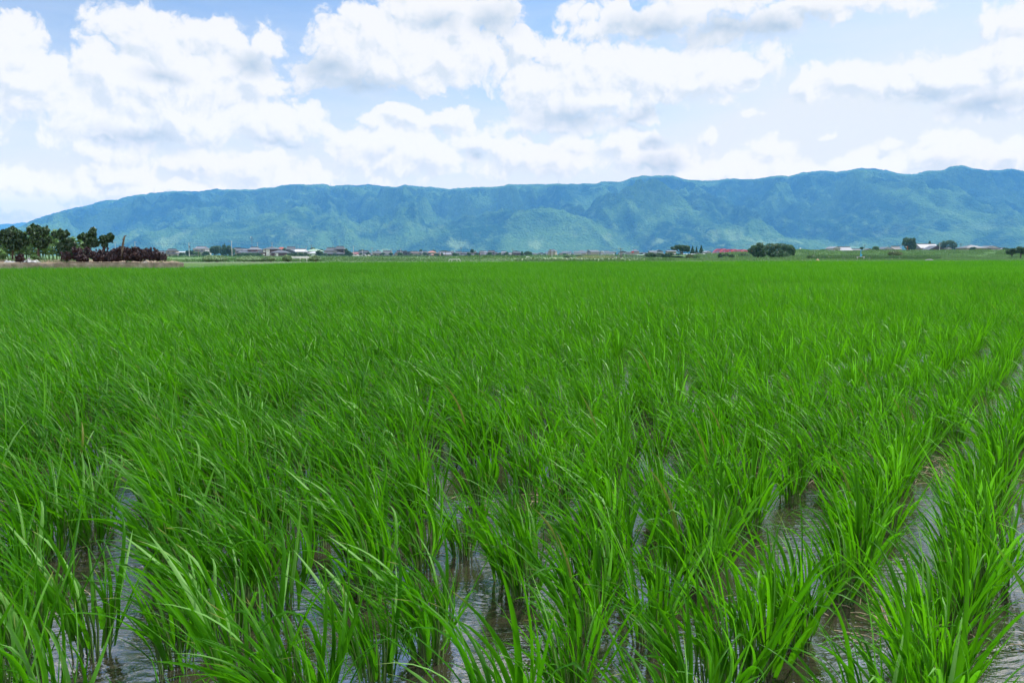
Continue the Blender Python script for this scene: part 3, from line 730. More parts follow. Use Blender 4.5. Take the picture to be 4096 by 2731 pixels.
def plume(lumps_px, Y, base):
    """lumps given in photo pixels (cx, cy, rx, ry[, dy]) -> local metres about base"""
    out = []
    for q in lumps_px:
        x, y, z = W(q[0], q[1], Y); k = PXM(Y); dy = q[4]*k if len(q) > 4 else 0
        out.append((x-base[0], y-base[1]+dy, z-base[2], q[2]*k, q[2]*k*0.9, q[3]*k))
    return out
def tree(lumps_px, trunk_px, Y, mat, label, n, leaf, cat='tree', name='tree', group=None, bark=None, branches=True, up=0.0, zb=None, shell=0.5, rough=0.28, trad=None):
    """trunk_px: list of (px, py) from the foot up; lumps_px: crown lumps"""
    bx, by, bz = W(trunk_px[0][0], trunk_px[0][1], Y)
    if zb is not None: bz = zb
    e = empty(name, (bx, by, bz), 0, label, cat, group)
    k = PXM(Y); lm = plume(lumps_px, Y, (bx, by, bz))
    V, Fq, a = leaf_cloud(lm, n, leaf, int(lumps_px[0][0])+n, up=up, shell=shell, rough=rough)
    V[:, 2] = np.maximum(V[:, 2], 0.01)
    np_mesh('crown' if cat != 'shrub' else 'foliage', V, Fq, mat, e, {'rnd': a})
    mb = MB(); pts = [Vector(W(px, py, Y)) - Vector((bx, by, W(trunk_px[0][0], trunk_px[0][1], Y)[2])) for px, py in trunk_px]
    tr = trad or max(0.03, (max(q[2] for q in lumps_px)*k)*0.10)
    pts[0].z -= 0.15
    mb.tube(pts, [tr*(1-0.55*i/(len(pts)-1)) for i in range(len(pts))], 7)
    if branches:
        top = pts[-1]
        for q in lm:
            mb.tube([top*0.55, (top*0.55+Vector(q[:3]))*0.5+Vector((0, 0, 0.04*q[5])), Vector(q[:3])], [tr*0.5, tr*0.32, tr*0.12], 5) if q[3] > 0.12 else None
    mb.build('trunk' if cat != 'shrub' else 'stem', bark or M_BARK, e, True)
    return e

def band(name, line, Y0, zb, depth, n, leaf, mat, label, seed, kind='stuff', cat=None, up=0.5, asp=0.3, rough_px=3.0, Yf=None, group=None):
    """a strip of weeds: line = [(px, py of its top)], standing at distance Y0 (or Yf(X)) on ground zb"""
    r = np.random.RandomState(seed); xs_ = np.array([q[0] for q in line], float); ys_ = np.array([q[1] for q in line], float)
    px = r.uniform(xs_[0], xs_[-1], n); Yr = np.full(n, float(Y0))
    if Yf is not None:
        for _ in range(3): Yr = Yf((px-2048)/F*Yr)
    dy = r.rand(n)*depth; Yv = Yr + dy
    pyt = np.interp(px, xs_, ys_) + rough_px*(perlin(px/11.0, dy*0.9, seed) + 0.7*perlin(px/4.0, dy*2, seed+3))*1.5
    k = Yv/F; x = (px-2048)*k; zt = H - (pyt-HOR)*(Yr/F)
    arch = 1 - 0.55*np.abs(2*dy/depth-1)**2.5
    zt = zb + np.maximum(zt-zb, 0.05)*arch
    z = zb + (zt-zb)*(1-r.rand(n)**2.2*0.95)
    a = r.normal(size=(n, 3)); a[:, 2] = np.abs(a[:, 2])+up*2; a /= np.linalg.norm(a, axis=1, keepdims=True)
    b = np.cross(a, r.normal(size=(n, 3))); b /= np.linalg.norm(b, axis=1, keepdims=True)+1e-6
    L = leaf*r.uniform(0.6, 1.4, n)[:, None]; c = np.stack([x, Yv, z], 1)
    V = np.stack([c-a*L*0.5, c+b*L*asp*0.5, c+a*L*0.5, c-b*L*asp*0.5], 1).reshape(-1, 3)
    V[:, 2] = np.maximum(V[:, 2], zb-0.02)
    o = np_mesh(name, V, np.arange(4*n).reshape(-1, 4), mat, None, {'rnd': np.repeat(r.rand(n), 4)})
    return tag(o, label, cat, group, kind)

# ================================================================== RAISED GARDEN AT THE LEFT
wall_far = Vector((-20.1, 49.0, 0)); wall_near = Vector((-62, 30.1, 0)); wd = (wall_near-wall_far).normalized(); wl = (wall_near-wall_far).length
wn_ = Vector((-wd.y, wd.x, 0)); wn_ = wn_ if wn_.y > 0 else -wn_         # towards the garden
def wall_run(mb, p0, d, nrm, length, z0, z1):
    """concrete blocks with raised faces and open joints"""
    n_ = int(length/0.41)
    for i in range(n_):
        zoff = 0.012*math.sin(i*1.7)
        for (zz0, zz1) in ((z0, z0+0.195), (z0+0.2, z0+0.395), (z0+0.4, z1+zoff)):
            a = p0 + d*(i*0.41+0.006); b_ = p0 + d*((i+1)*0.41-0.006); th = nrm*0.15; o_ = nrm*(0.008*math.sin(i*5.1+zz0*20))
            vs_ = [a+o_, b_+o_, b_+th, a+th]
            mb.add([(q.x, q.y, zz0) for q in vs_] + [(q.x, q.y, zz1) for q in vs_], [(0,3,2,1),(4,5,6,7),(0,1,5,4),(1,2,6,5),(2,3,7,6),(3,0,4,7)])
            ins = 0.05; rr_ = -nrm*0.018                         # raised panel on the face
            a2 = a + d*ins + o_; b2 = b_ - d*ins + o_
            vs_ = [a2+rr_, b2+rr_, b2-nrm*0.0+nrm*0.01, a2+nrm*0.01]
            mb.add([(q.x, q.y, zz0+0.035) for q in vs_] + [(q.x, q.y, zz1-0.035) for q in vs_], [(0,3,2,1),(4,5,6,7),(0,1,5,4),(1,2,6,5),(2,3,7,6),(3,0,4,7)])
def block_mat():
    m, t = new_mat('wall_blocks'); co = t.node('ShaderNodeTexCoord').outputs['Object']
    n = t.noise(co, 2.2, 5, 0.65); n2 = t.noise(co, 0.9, 3, 0.6)
    c = t.mix(t.ramp(n, 0.35, 0.7), c4((0.20, 0.165, 0.125)), c4((0.40, 0.35, 0.29)))
    c = t.mix(t.ramp(n2, 0.55, 0.75, 0, 0.7), c, c4((0.10, 0.075, 0.055)))
    b_ = t.node('ShaderNodeBsdfPrincipled'); t.l.new(c, b_.inputs['Base Color']); b_.inputs['Roughness'].default_value = 0.9
    o = t.node('ShaderNodeOutputMaterial'); t.l.new(b_.outputs[0], o.inputs[0]); return m
mb = MB(); wall_run(mb, wall_far, wd, wn_, wl, 0.04, 0.625)
gd = Vector((0.45, 1, 0)).normalized()
gd2 = Vector((-0.47, 1, 0)).normalized()
wall_run(mb, wall_far + gd2*0.16, gd2, Vector((-gd2.y, gd2.x, 0)), 14.0, 0.04, 0.625)
tag(mb.build('block_wall', block_mat()), 'low weathered wall of concrete blocks holding up the garden at the left', 'wall')
M_SOIL = solid('garden_soil', (0.17, 0.13, 0.085), 0.95, 0.4, 1.4, 0.8)
gv = []; NA, NB = 60, 26
for j in range(NB):
    for i in range(NA):
        a = i/(NA-1)*(wl-0.2); b_ = j/(NB-1)*13.5
        p_ = wall_far + wd*(a+0.1) + wn_*0.13 + (gd2*b_ if True else 0)
        hh = 0.60 + 0.17*min(1, b_/4.5)*(0.4+0.6*min(1, a/3)) + 0.05*perlin(np.array([p_.x*0.9]), np.array([p_.y*0.9]), 4)[0]*min(1, b_)
        gv.append((p_.x, p_.y, hh))
tag(np_mesh('soil', np.array(gv), grid_faces(NB, NA)[:, ::-1], M_SOIL, smooth=True), kind='structure')
# thin weeds on the soil
r_ = np.random.RandomState(3); pts_ = []
for k_ in range(420):
    a = r_.uniform(0, 34); b_ = r_.uniform(0.1, 9); p_ = wall_far + wd*a + wn_*0.3 + gd2*b_
    pts_.append((p_.x, p_.y, 0.70+0.1*min(1, b_/3), r_.uniform(0.1, 0.35), r_.uniform(0.1, 0.3), r_.uniform(0.03, 0.12)))
V, Fq, a = leaf_cloud(pts_, 20000, 0.09, 5, up=0.8, asp=0.25)
tag(np_mesh('weeds', V, Fq, M_GRASS, None, {'rnd': a}), 'low weeds on the garden soil behind the block wall', 'weeds', kind='stuff')

GY = 49.2
def gpx(x, y): return (x*0.3401, 850+y*0.3401)
def glumps(L): return [(q[0]*0.3401, 850+q[1]*0.3401, q[2]*0.3401, q[3]*0.3401) + tuple(w_*0.3401 for w_ in q[4:]) for q in L]
gt = [
 ([(60,250,70,45),(150,235,90,55),(240,270,70,45),(110,320,110,70),(230,340,95,60),(170,400,100,60),(140,195,40,25),(320,340,45,40)], [(150,552),(145,500),(150,420),(160,330)], 'round dark evergreen tree, leftmost full crown, beside the white sheet', 4200),
 ([(410,200,85,50),(530,220,50,55),(360,240,55,30),(400,165,30,20),(440,250,90,30),(450,330,120,50),(560,330,60,50),(480,390,80,35),(380,330,60,40)], [(450,545),(447,470),(452,400),(440,320),(440,230)], 'two-tiered dark evergreen tree, tallest of the garden, with a bare grey trunk', 4600),
 ([(680,255,70,45),(760,255,60,40),(720,290,60,35),(720,225,30,20),(800,330,70,40),(740,390,80,50),(840,390,60,60),(760,470,90,55),(840,470,50,50)], [(725,555),(725,500),(735,400),(715,300)], 'low bushy dark evergreen tree merging into the purple shrubs', 4600),
 ([(1000,280,80,40),(1085,240,55,50),(960,300,40,25),(1060,320,90,50),(1110,370,65,40),(1030,390,60,30),(1095,205,25,20)], [(1030,560),(1035,480),(1040,400),(1050,320)], 'broad dark evergreen tree with a slanting top, behind the purple shrubs', 3600),
 ([(1265,300,75,35),(1300,285,50,30),(1225,310,45,30),(1260,335,60,20),(1230,385,40,22),(1200,350,25,15)], [(1212,560),(1212,470),(1215,400),(1240,330)], 'small open dark evergreen tree, rightmost of the garden trees', 2500),
 ([(-60,260,80,50),(-10,290,60,35),(-80,360,90,60)], [(-60,560),(-60,450),(-60,330)], 'dark evergreen tree cut off by the left edge of the picture', 2600)]
for (L, tp_, lab, n_) in gt:
    L2 = [(q[0]*0.3401, 850+q[1]*0.3401, q[2]*0.3401*0.80, q[3]*0.3401*0.82) for q in L]
    r_ = np.random.RandomState(n_); ex = []
    for q in L2:                                    # shoots sticking out of the clipped masses
        for _ in range(5):
            an = r_.uniform(-0.3, PI+0.3); ex.append((q[0]+q[2]*math.cos(an)*1.02, q[1]-q[3]*math.sin(an)*1.02, r_.uniform(1.4, 3.4), r_.uniform(2.5, 6.5), r_.uniform(-8, 8)))
    L2 = L2 + ex
    tree(L2, [gpx(*q) for q in tp_], GY, M_GARDEN, lab, int(n_*1.35), 0.17, name='evergreen_tree', up=0.5, zb=0.76, shell=0.3, rough=0.75, trad=0.075, group='clipped evergreen trees in the raised garden')

def shrubY(x):
    Yv = 47.0
    for _ in range(6): Yv = 49.0 + ((x*0.3401-2048)/F*Yv + 20.1)*0.45 + 1.1
    return Yv
for i_, (x, top, base, hw, lab) in enumerate([
 (780,470,575,60,'purple-leaved shrub hiding the foot of the low bushy evergreen'),
 (240,495,585,50,'small lone purple shrub between the two leftmost tree trunks'),
 (950,415,580,95,'purple-leaved shrub at the left end of the row, under the broad tree'),
 (1150,445,580,85,'purple-leaved shrub below the rightmost garden tree'),
 (1310,425,582,105,'wide purple-leaved shrub just left of the cut trunk'),
 (1490,405,582,110,'tall purple-leaved shrub around the foot of the cut trunk'),
 (1650,415,575,95,'purple-leaved shrub right of the cut trunk'),
 (1775,420,568,85,'purple-leaved shrub next to the last one of the row'),
 (1905,475,568,58,'low purple-leaved shrub at the right end of the row')]):
    r_ = np.random.RandomState(i_+40); Ls = []
    for k_ in range(13):
        cx = x + r_.uniform(-0.85, 0.85)*hw; cz = base - (base-top)*r_.uniform(0.12, 0.84); Ls.append((cx, cz, hw*0.34, (base-top)*0.20, r_.uniform(-40, 40)))
    for k_ in range(16):
        an = r_.uniform(0, PI); cx = x + r_.uniform(-0.9, 0.9)*hw; Ls.append((cx, base-(base-top)*r_.uniform(0.6, 1.02), hw*0.09, (base-top)*0.09, r_.uniform(-40, 10)))
    Ls.append((x, base-(base-top)*0.4, hw*0.85, (base-top)*0.36))
    tree(glumps(Ls), [gpx(x, base), gpx(x+3, (base+top)/2)], shrubY(x), M_PURPLE, lab, 4300 if hw > 60 else 1500, 0.12, cat='shrub', name='purple_shrub', zb=0.68, trad=0.02, group='purple-leaved shrubs in the raised garden', rough=0.45)

# the cut trunk
bx, by, bz = W(*gpx(1437, 520), 48.3); e = empty('tree_stump', (bx, by, 0.72), 0, 'bare leaning tree trunk cut off at the top among the purple shrubs', 'tree stump')
mb = MB(); tk = [W(*gpx(x, y), 48.3) for x, y in ((1432, 545), (1437, 440), (1446, 370), (1458, 310), (1466, 276))]
mb.tube([(a-bx, b_-by, c-0.72) for a, b_, c in tk], [0.075, 0.068, 0.058, 0.05, 0.042], 9); mb.build('trunk', M_DEAD, e, True)
for pts in (((1466,282),(1482,272),(1494,268)), ((1450,322),(1440,316),(1437,312)), ((1450,380),(1462,374),(1468,376)), ((1448,395),(1432,396),(1428,402))):
    mb = MB(); q = [W(*gpx(x, y), 48.3) for x, y in pts]; mb.tube([(a-bx, b_-by, c-0.72) for a, b_, c in q], [0.035, 0.025, 0.012], 6); mb.build('branch', M_DEAD, e, True)

# bean plants in a row at the back of the garden
bp = []
for v in range(5):
    r_ = np.random.RandomState(90+v); mb = MB(); hh = 1.5
    zz = np.linspace(0, hh, 8); mb.tube([(0.04*math.sin(z*4+v), 0.04*math.cos(z*3+v), z) for z in zz], [0.028*(1-z/hh*0.6) for z in zz], 5)
    sm_ = mb.build('stem', M_BEAN, None); sm_.name = 'stem'
    L = [(r_.uniform(-.12, .12), r_.uniform(-.12, .12), z, 0.15, 0.15, 0.10) for z in np.linspace(0.45, hh+0.1, 6)]
    V, Fq, a = leaf_cloud(L, 150, 0.17, v, asp=0.7); lf = np_mesh('leaves', V, Fq, M_BEAN, None, {'rnd': a})
    bp.append((sm_.data, lf.data)); bpy.data.objects.remove(sm_); bpy.data.objects.remove(lf)
xs_b = np.linspace(-120, 1010, 52)
for k_, x in enumerate(xs_b):
    x += rr.uniform(-7, 7); bx, by, bz = W(x*0.3401, 1030, 53+rr.uniform(-0.8, 0.8)); sc_ = rr.uniform(0.85, 1.1)*(1.08 if x < 700 else 0.85)
    e = empty('bean_plant', (bx, by, 0.74), rr.uniform(0, 6), '%s tall bean plant from the left, in the row behind the garden evergreens' % nth(k_+1), 'bean plant', 'bean plants in a row behind the garden trees'); e.scale = (sc_, sc_, sc_)
    for nm, me in zip(('stem', 'leaves'), bp[k_ % 5]):
        o_ = bpy.data.objects.new(nm, me); COL.objects.link(o_); o_.parent = e
# low leafy plants and crumpled sheets on the soil
tree(glumps([(25,500,60,40),(0,470,40,35)]), [gpx(20, 550), gpx(20, 510)], 48.5, M_BEAN, 'low bright green vegetable plant at the left edge of the garden', 700, 0.16, cat='shrub', name='vegetable_plant', zb=0.72, trad=0.02)
tree(glumps([(400,520,45,25),(430,530,30,18)]), [gpx(405, 550), gpx(405, 530)], 48.2, M_BUSH, 'small green weed clump between the crumpled sheet and the tall trunk', 500, 0.1, cat='shrub', name='weed_clump', zb=0.76, trad=0.02)
M_SHEET = solid('plastic_sheet', (0.22, 0.23, 0.23), 0.4, 0.15, 6)
def sheet(pxs, Y, z0, lab, seed, hgt):
    n_ = 18; r_ = np.random.RandomState(seed); V = []
    x0, x1 = [W(*gpx(q, 550), Y)[0] for q in pxs]
    for j in range(n_):
        for i in range(n_):
            u_, v_ = i/(n_-1), j/(n_-1); x = x0 + (x1-x0)*u_ + 0.04*math.sin(v_*7+seed); y = Y - 0.35 + v_*0.7 + 0.05*math.sin(u_*9)
            z = hgt*(abs(perlin(np.array([u_*3.1+seed]), np.array([v_*2.7]), seed)[0])*1.6 + 0.3*abs(perlin(np.array([u_*9]), np.array([v_*9]), seed)[0]))*min(1, 6*min(u_, 1-u_, v_, 1-v_)+0.15)*(1.4-u_*0.9)
            V.append((x, y, z0 + 0.02 + z))
    o = np_mesh('plastic_sheet', np.array(V), grid_faces(n_, n_), M_SHEET); md = o.modifiers.new('thick', 'SOLIDIFY'); md.thickness = 0.006
    tag(o, lab, 'plastic sheet')
sheet((280, 455), 46.9, 0.64, 'large crumpled white plastic sheet lying on the soil beside the small purple shrub', 4, 0.30)
sheet((80, 165), 46.9, 0.64, 'small flat grey-white sheet at the foot of the leftmost tree', 9, 0.15)
mb = MB(); bx, by, bz = W(*gpx(1703, 575), 48.9)
mb.tube([(0, 0, -0.02), (0.02, 0, 0.06), (0.0, 0, 0.10)], [0.13, 0.12, 0.04], 7); o = mb.build('stone', M_WHITE); o.location = (bx, by, 0.64); tag(o, 'white stone on the soil in front of the purple shrubs', 'stone')

# ================================================================== FAR VERGE OF THE FIELD
eY = lambda X: edgeY(X)
def band_e(name, line, off, zb, depth, n, leaf, mat, lab, seed, **kw):
    return band(name, line, 92, zb, depth, n, leaf, mat, lab, seed, Yf=lambda X: edgeY(X)+off, **kw)
band_e('roadside_weeds', [(700,1040),(760,1038),(830,1037),(900,1032),(1000,1032),(1040,1036),(1100,1032),(1155,1037),(1240,1037),(1290,1031),(1350,1030),(1500,1031),(1700,1032),(1830,1031),(1850,1026),(1900,1023),(1990,1022),(2080,1025),(2120,1030),(2250,1037),(2400,1036),(2570,1031),(2640,1029),(2700,1030)],
     4.0, 0.30, 3.2, 26000, 0.16, M_BUSH, 'continuous belt of green weeds along the far side of the road', 11, cat='weeds')
band_e('meadow_grass', [(2400,1038),(2570,1034),(2700,1033),(2850,1035),(3000,1034),(3200,1036),(3300,1036),(3700,1038),(4096,1037),(4400,1037)],
     5.0, 0.30, 6.0, 30000, 0.18, M_GRASS, 'rough grass along the road on the right side', 12, cat='grass')
def mound(px0, px1, ytop, lab, n=2600, mat=None, off=4.2, zb=0.30, leaf=0.15, ybase=1043, nm='bush', cat='bush', Y=None, group=None):
    cx = (px0+px1)/2; hw = (px1-px0)/2; Yv = Y or float(edgeY((cx-2048)/F*92)+off); r_ = np.random.RandomState(int(cx)); hh = ybase-ytop; Ls = []
    nl = max(4, int(hw/10)+3)
    for k_ in range(nl):
        tt = -0.8+1.6*(k_+0.5)/nl; top = hh*math.sqrt(max(0.1, 1-tt*tt))*r_.uniform(0.85, 1.0)
        Ls.append((cx+tt*hw, ybase-top*0.55, hw/nl*1.7, top*0.46))
    Ls.append((cx, ybase-hh*0.35, hw*0.8, hh*0.35))
    bx, by, bz = W(cx, ybase, Yv)
    e = empty(nm, (bx, Yv+hw*PXM(Yv)*0.5, zb), 0, lab, cat, group)
    V, Fq, a = leaf_cloud(plume(Ls, Yv+hw*PXM(Yv)*0.5, (bx, Yv+hw*PXM(Yv)*0.5, zb)), n, leaf, int(cx), asp=0.65, rough=0.35)
    V[:, 2] = np.maximum(V[:, 2], 0.0)
    np_mesh('foliage', V, Fq, mat or M_KUDZU, e, {'rnd': a})
    mb = MB()
    for k_ in range(4): mb.tube([(0, 0, -0.1), (r_.uniform(-.3, .3)*hw*PXM(Yv), 0.1, hh*PXM(Yv)*0.6)], [0.02+leaf*0.08, 0.01], 5)
    mb.build('stem', M_BARK, e)
    return e
mound(806, 916, 1019, 'long pale-leaved bush mound at the left end of the verge', 5200)
mound(938, 1062, 1024, 'low pale-leaved bush mound in front of the brown farmhouses', 4200)
mound(1050, 1104, 1022, 'round pale-leaved bush in front of the striped tower house', 2600)
mound(1130, 1168, 1018, 'tall round pale-leaved bush touching the left end of the white guardrail', 2600)
mound(1236, 1284, 1022, 'round pale-leaved bush right of the white guardrail', 2400)

# guardrail
Yg_ = float(edgeY(-24)+5.2); x0 = W(1163, 1030, Yg_)[0]; x1 = W(1237, 1030, Yg_)[0]; zt = W(1200, 1026, Yg_)[2]; zm = W(1200, 1034, Yg_)[2]
e = empty('guardrail', ((x0+x1)/2, Yg_, 0.33), 0, 'short white steel guardrail between two round bushes at the far edge of the field', 'guardrail')
mb = MB(); hl = (x1-x0)/2
prof = [(0, 0), (-0.03, 0.03), (0, 0.075), (0, 0.105), (-0.03, 0.15), (0, 0.18)]
for i in range(len(prof)-1):
    (a0, b0), (a1, b1) = prof[i], prof[i+1]; q = (zm-0.33-0.0, (zt-zm)/0.18)
    mb.add([(-hl, a0, q[0]+b0*q[1]), (hl, a0, q[0]+b0*q[1]), (hl, a1, q[0]+b1*q[1]), (-hl, a1, q[0]+b1*q[1])], [(0,1,2,3)])
o = mb.build('beam', M_WHITE, e); o.modifiers.new('t', 'SOLIDIFY').thickness = 0.01
for xp in (-hl+0.1, 0.0, hl-0.3):
    MB().tube([(xp, 0.06, -0.1), (xp, 0.06, zt-0.30)], 0.05, 8).build('post', M_WHITE, e)
# thin stick in the rice
mb = MB().tube([(0, 0, -0.1), (0.05, 0, 0.62), (0.075, 0, 0.95)], [0.012, 0.01, 0.006], 5); o = mb.build('bamboo_stick', M_WOODP); o.location = W(1261, 1058, 62)[0], 62, 0
tag(o, 'thin leaning stick standing in the rice below the bush right of the guardrail', 'stick')
# white pipe rail
Yp = float(edgeY(-6)+0.3); xa, xb = W(1796, 1030, Yp)[0], W(1840, 1030, Yp)[0]; zt = W(1800, 1037.5, Yp)[2]
e = empty('pipe_rail', ((xa+xb)/2, Yp, 0.33), 0, 'low rail of bent white pipe at the road edge, left of the taro row', 'pipe rail'); hl = (xb-xa)/2; zz = zt-0.33
MB().tube([(-hl-0.05, 0, -0.2), (-hl, 0, zz-0.04), (-hl+0.04, 0, zz), (hl-0.04, 0, zz), (hl, 0, zz-0.04), (hl+0.02, 0, -0.2)], 0.024, 6).build('rail', M_WHITE, e)
MB().tube([(-hl*0.5, 0, -0.2), (-hl*0.48, 0, zz-0.03)], 0.018, 6).build('post', M_WHITE, e); MB().tube([(hl*0.45, 0, -0.2), (hl*0.45, 0, zz-0.03)], 0.018, 6).build('post', M_WHITE, e)
def plain_post(px, ytop, Y, zb, rad, mat, lab, cat='post', nm='wooden_post'):
    x, y, z = W(px, ytop, Y); mb = MB().tube([(0, 0, -0.15), (0.0, 0, (z-zb)*0.5), (0.01, 0, z-zb)], [rad*1.1, rad, rad*0.85], 7)
    mb.tube([(0, 0, z-zb-0.01), (0.01, 0, z-zb+rad*0.8)], [rad*0.9, rad*0.2], 7)
    o = mb.build(nm, mat); o.location = (x, Y, zb); tag(o, lab, cat)
plain_post(1919, 1012, 99, 0.33, 0.05, M_WOODP, 'lone brown wooden post in the tall weeds left of the taro row')

# taro row: broad pale-edged leaves
tp_ = []
for v in range(5):
    r_ = np.random.RandomState(300+v); mb = MB(); ml = MB()
    for k_ in range(6):
        an = r_.uniform(0, 2*PI); tl = r_.uniform(0.1, 0.32); h_ = r_.uniform(0.28, 0.48); tip = Vector((math.cos(an)*tl, math.sin(an)*tl, h_))
        mb.tube([(0, 0, -0.05), tip*0.5 + Vector((0, 0, 0.05)), tip], [0.014, 0.011, 0.008], 5)
        ou = Vector((math.cos(an)*0.8-0.4, math.sin(an), -0.9*r_.uniform(0.3, 1.2))).normalized(); si = ou.cross(Vector((0, 0, 1))).normalized(); L = r_.uniform(0.17, 0.26); up_ = si.cross(ou)
        P_ = lambda a_, b_, c_=0: tip + ou*L*a_ + si*L*b_ + up_*L*c_
        ml.add([P_(0, 0), P_(-.35, .28, .05), P_(0, .42, .08), P_(.5, .33, .04), P_(1, 0, -.05), P_(.5, -.33, .04), P_(0, -.42, .08), P_(-.35, -.28, .05), P_(.5, 0, -.03)],
               [(0,1,2,8),(2,3,8),(3,4,8),(4,5,8),(5,6,8),(6,7,0,8)])
    a = mb.build('stems', M_BEAN, None); b_ = ml.build('leaves', M_TARO, None)
    at = b_.data.attributes.new('rnd', 'FLOAT', 'POINT'); at.data.foreach_set('value', np.repeat(r_.rand(6), 9).astype(np.float32))
    tp_.append((a.data, b_.data)); bpy.data.objects.remove(a); bpy.data.objects.remove(b_)
for k_ in range(96):
    px = 1992 + (k_/95)*580 + rr.uniform(-3, 3); Yt = float(edgeY((px-2048)/F*93)+rr.uniform(0.25, 0.5)) if px < 2565 else 94.0; Yt += (k_ % 2)*0.75
    e = empty('taro_plant', ((px-2048)/F*Yt, Yt, 0.33), rr.uniform(0, 6.2), '%s broad-leaved taro plant from the left in the long row by the road' % nth(k_+1), 'taro plant', 'taro plants in the row along the road')
    s_ = rr.uniform(0.75, 1.1)*(0.8 if px < 2050 or px > 2500 else 1.0); e.scale = (s_, s_, s_)
    for nm, me in zip(('stems', 'leaves'), tp_[k_ % 5]):
        o_ = bpy.data.objects.new(nm, me); COL.objects.link(o_); o_.parent = e

def vt(cx, cy, rx, ry, base, Y, lab, n=900, leaf=0.9, mat=None, name='tree', lumps=None, zb=0.0, **kw):
    r_ = np.random.RandomState(int(cx*3+cy)); L = lumps or [(cx+r_.uniform(-0.5, 0.5)*rx, cy+r_.uniform(-0.5, 0.5)*ry, rx*0.6, ry*0.6) for _ in range(6)]
    return tree(L, [(cx, base), (cx+0.3, (base+cy)/2), (cx, cy)], Y, mat or M_TREE, lab, n, leaf, name=name, zb=zb, **kw)
# ================================================================== HOUSES
def roof_mesh(mb, kind, x0, x1, y0, y1, ze, zt, ov):
    X0, X1, Y0, Y1 = x0-ov, x1+ov, y0-ov, y1+ov; xm, ym = (x0+x1)/2, (y0+y1)/2; th = 0.16
    def solidf(bot, top, faces): mb.add(bot+top, faces)
    B = [(X0,Y0,ze-th),(X1,Y0,ze-th),(X1,Y1,ze-th),(X0,Y1,ze-th)]; T = [(X0,Y0,ze),(X1,Y0,ze),(X1,Y1,ze),(X0,Y1,ze)]
    base = [(0,3,2,1),(0,1,5,4),(1,2,6,5),(2,3,7,6),(3,0,4,7)]
    if kind == 'gx': mb.add(B+T+[(X0,ym,zt),(X1,ym,zt)], base+[(4,5,9,8),(6,7,8,9),(4,8,7),(5,6,9)])
    elif kind == 'gy': mb.add(B+T+[(xm,Y0,zt),(xm,Y1,zt)], base+[(4,8,9,7),(5,6,9,8),(4,5,8),(6,7,9)])
    elif kind == 'hip':
        ins = min((x1-x0), (y1-y0))/2+ov; ins = min(ins, (X1-X0)/2-0.05)
        mb.add(B+T+[(X0+ins,ym,zt),(X1-ins,ym,zt)], base+[(4,5,9,8),(6,7,8,9),(4,8,7),(5,6,9)])
    elif kind == 'flat': mb.add(B+[(a,b_,zt) for a, b_, _ in T], base+[(4,5,6,7)])
    elif kind == 'irim':
        zi = ze+(zt-ze)*0.45; iy = (Y1-Y0)*0.24; ix = (X1-X0)*0.17
        M_ = [(X0+ix,Y0+iy,zi),(X1-ix,Y0+iy,zi),(X1-ix,Y1-iy,zi),(X0+ix,Y1-iy,zi)]
        mb.add(B+T+M_, base+[(4,5,9,8),(5,6,10,9),(6,7,11,10),(7,4,8,11),(8,9,10,11)])
        a0, a1 = X0+ix-0.3, X1-ix+0.3
        mb.add([(a0,Y0+iy-0.1,zi+0.02),(a1,Y0+iy-0.1,zi+0.02),(a1,Y1-iy+0.1,zi+0.02),(a0,Y1-iy+0.1,zi+0.02),(a0,ym,zt),(a1,ym,zt)], [(0,3,2,1),(0,1,5,4),(2,3,4,5),(0,4,3),(1,2,5)])
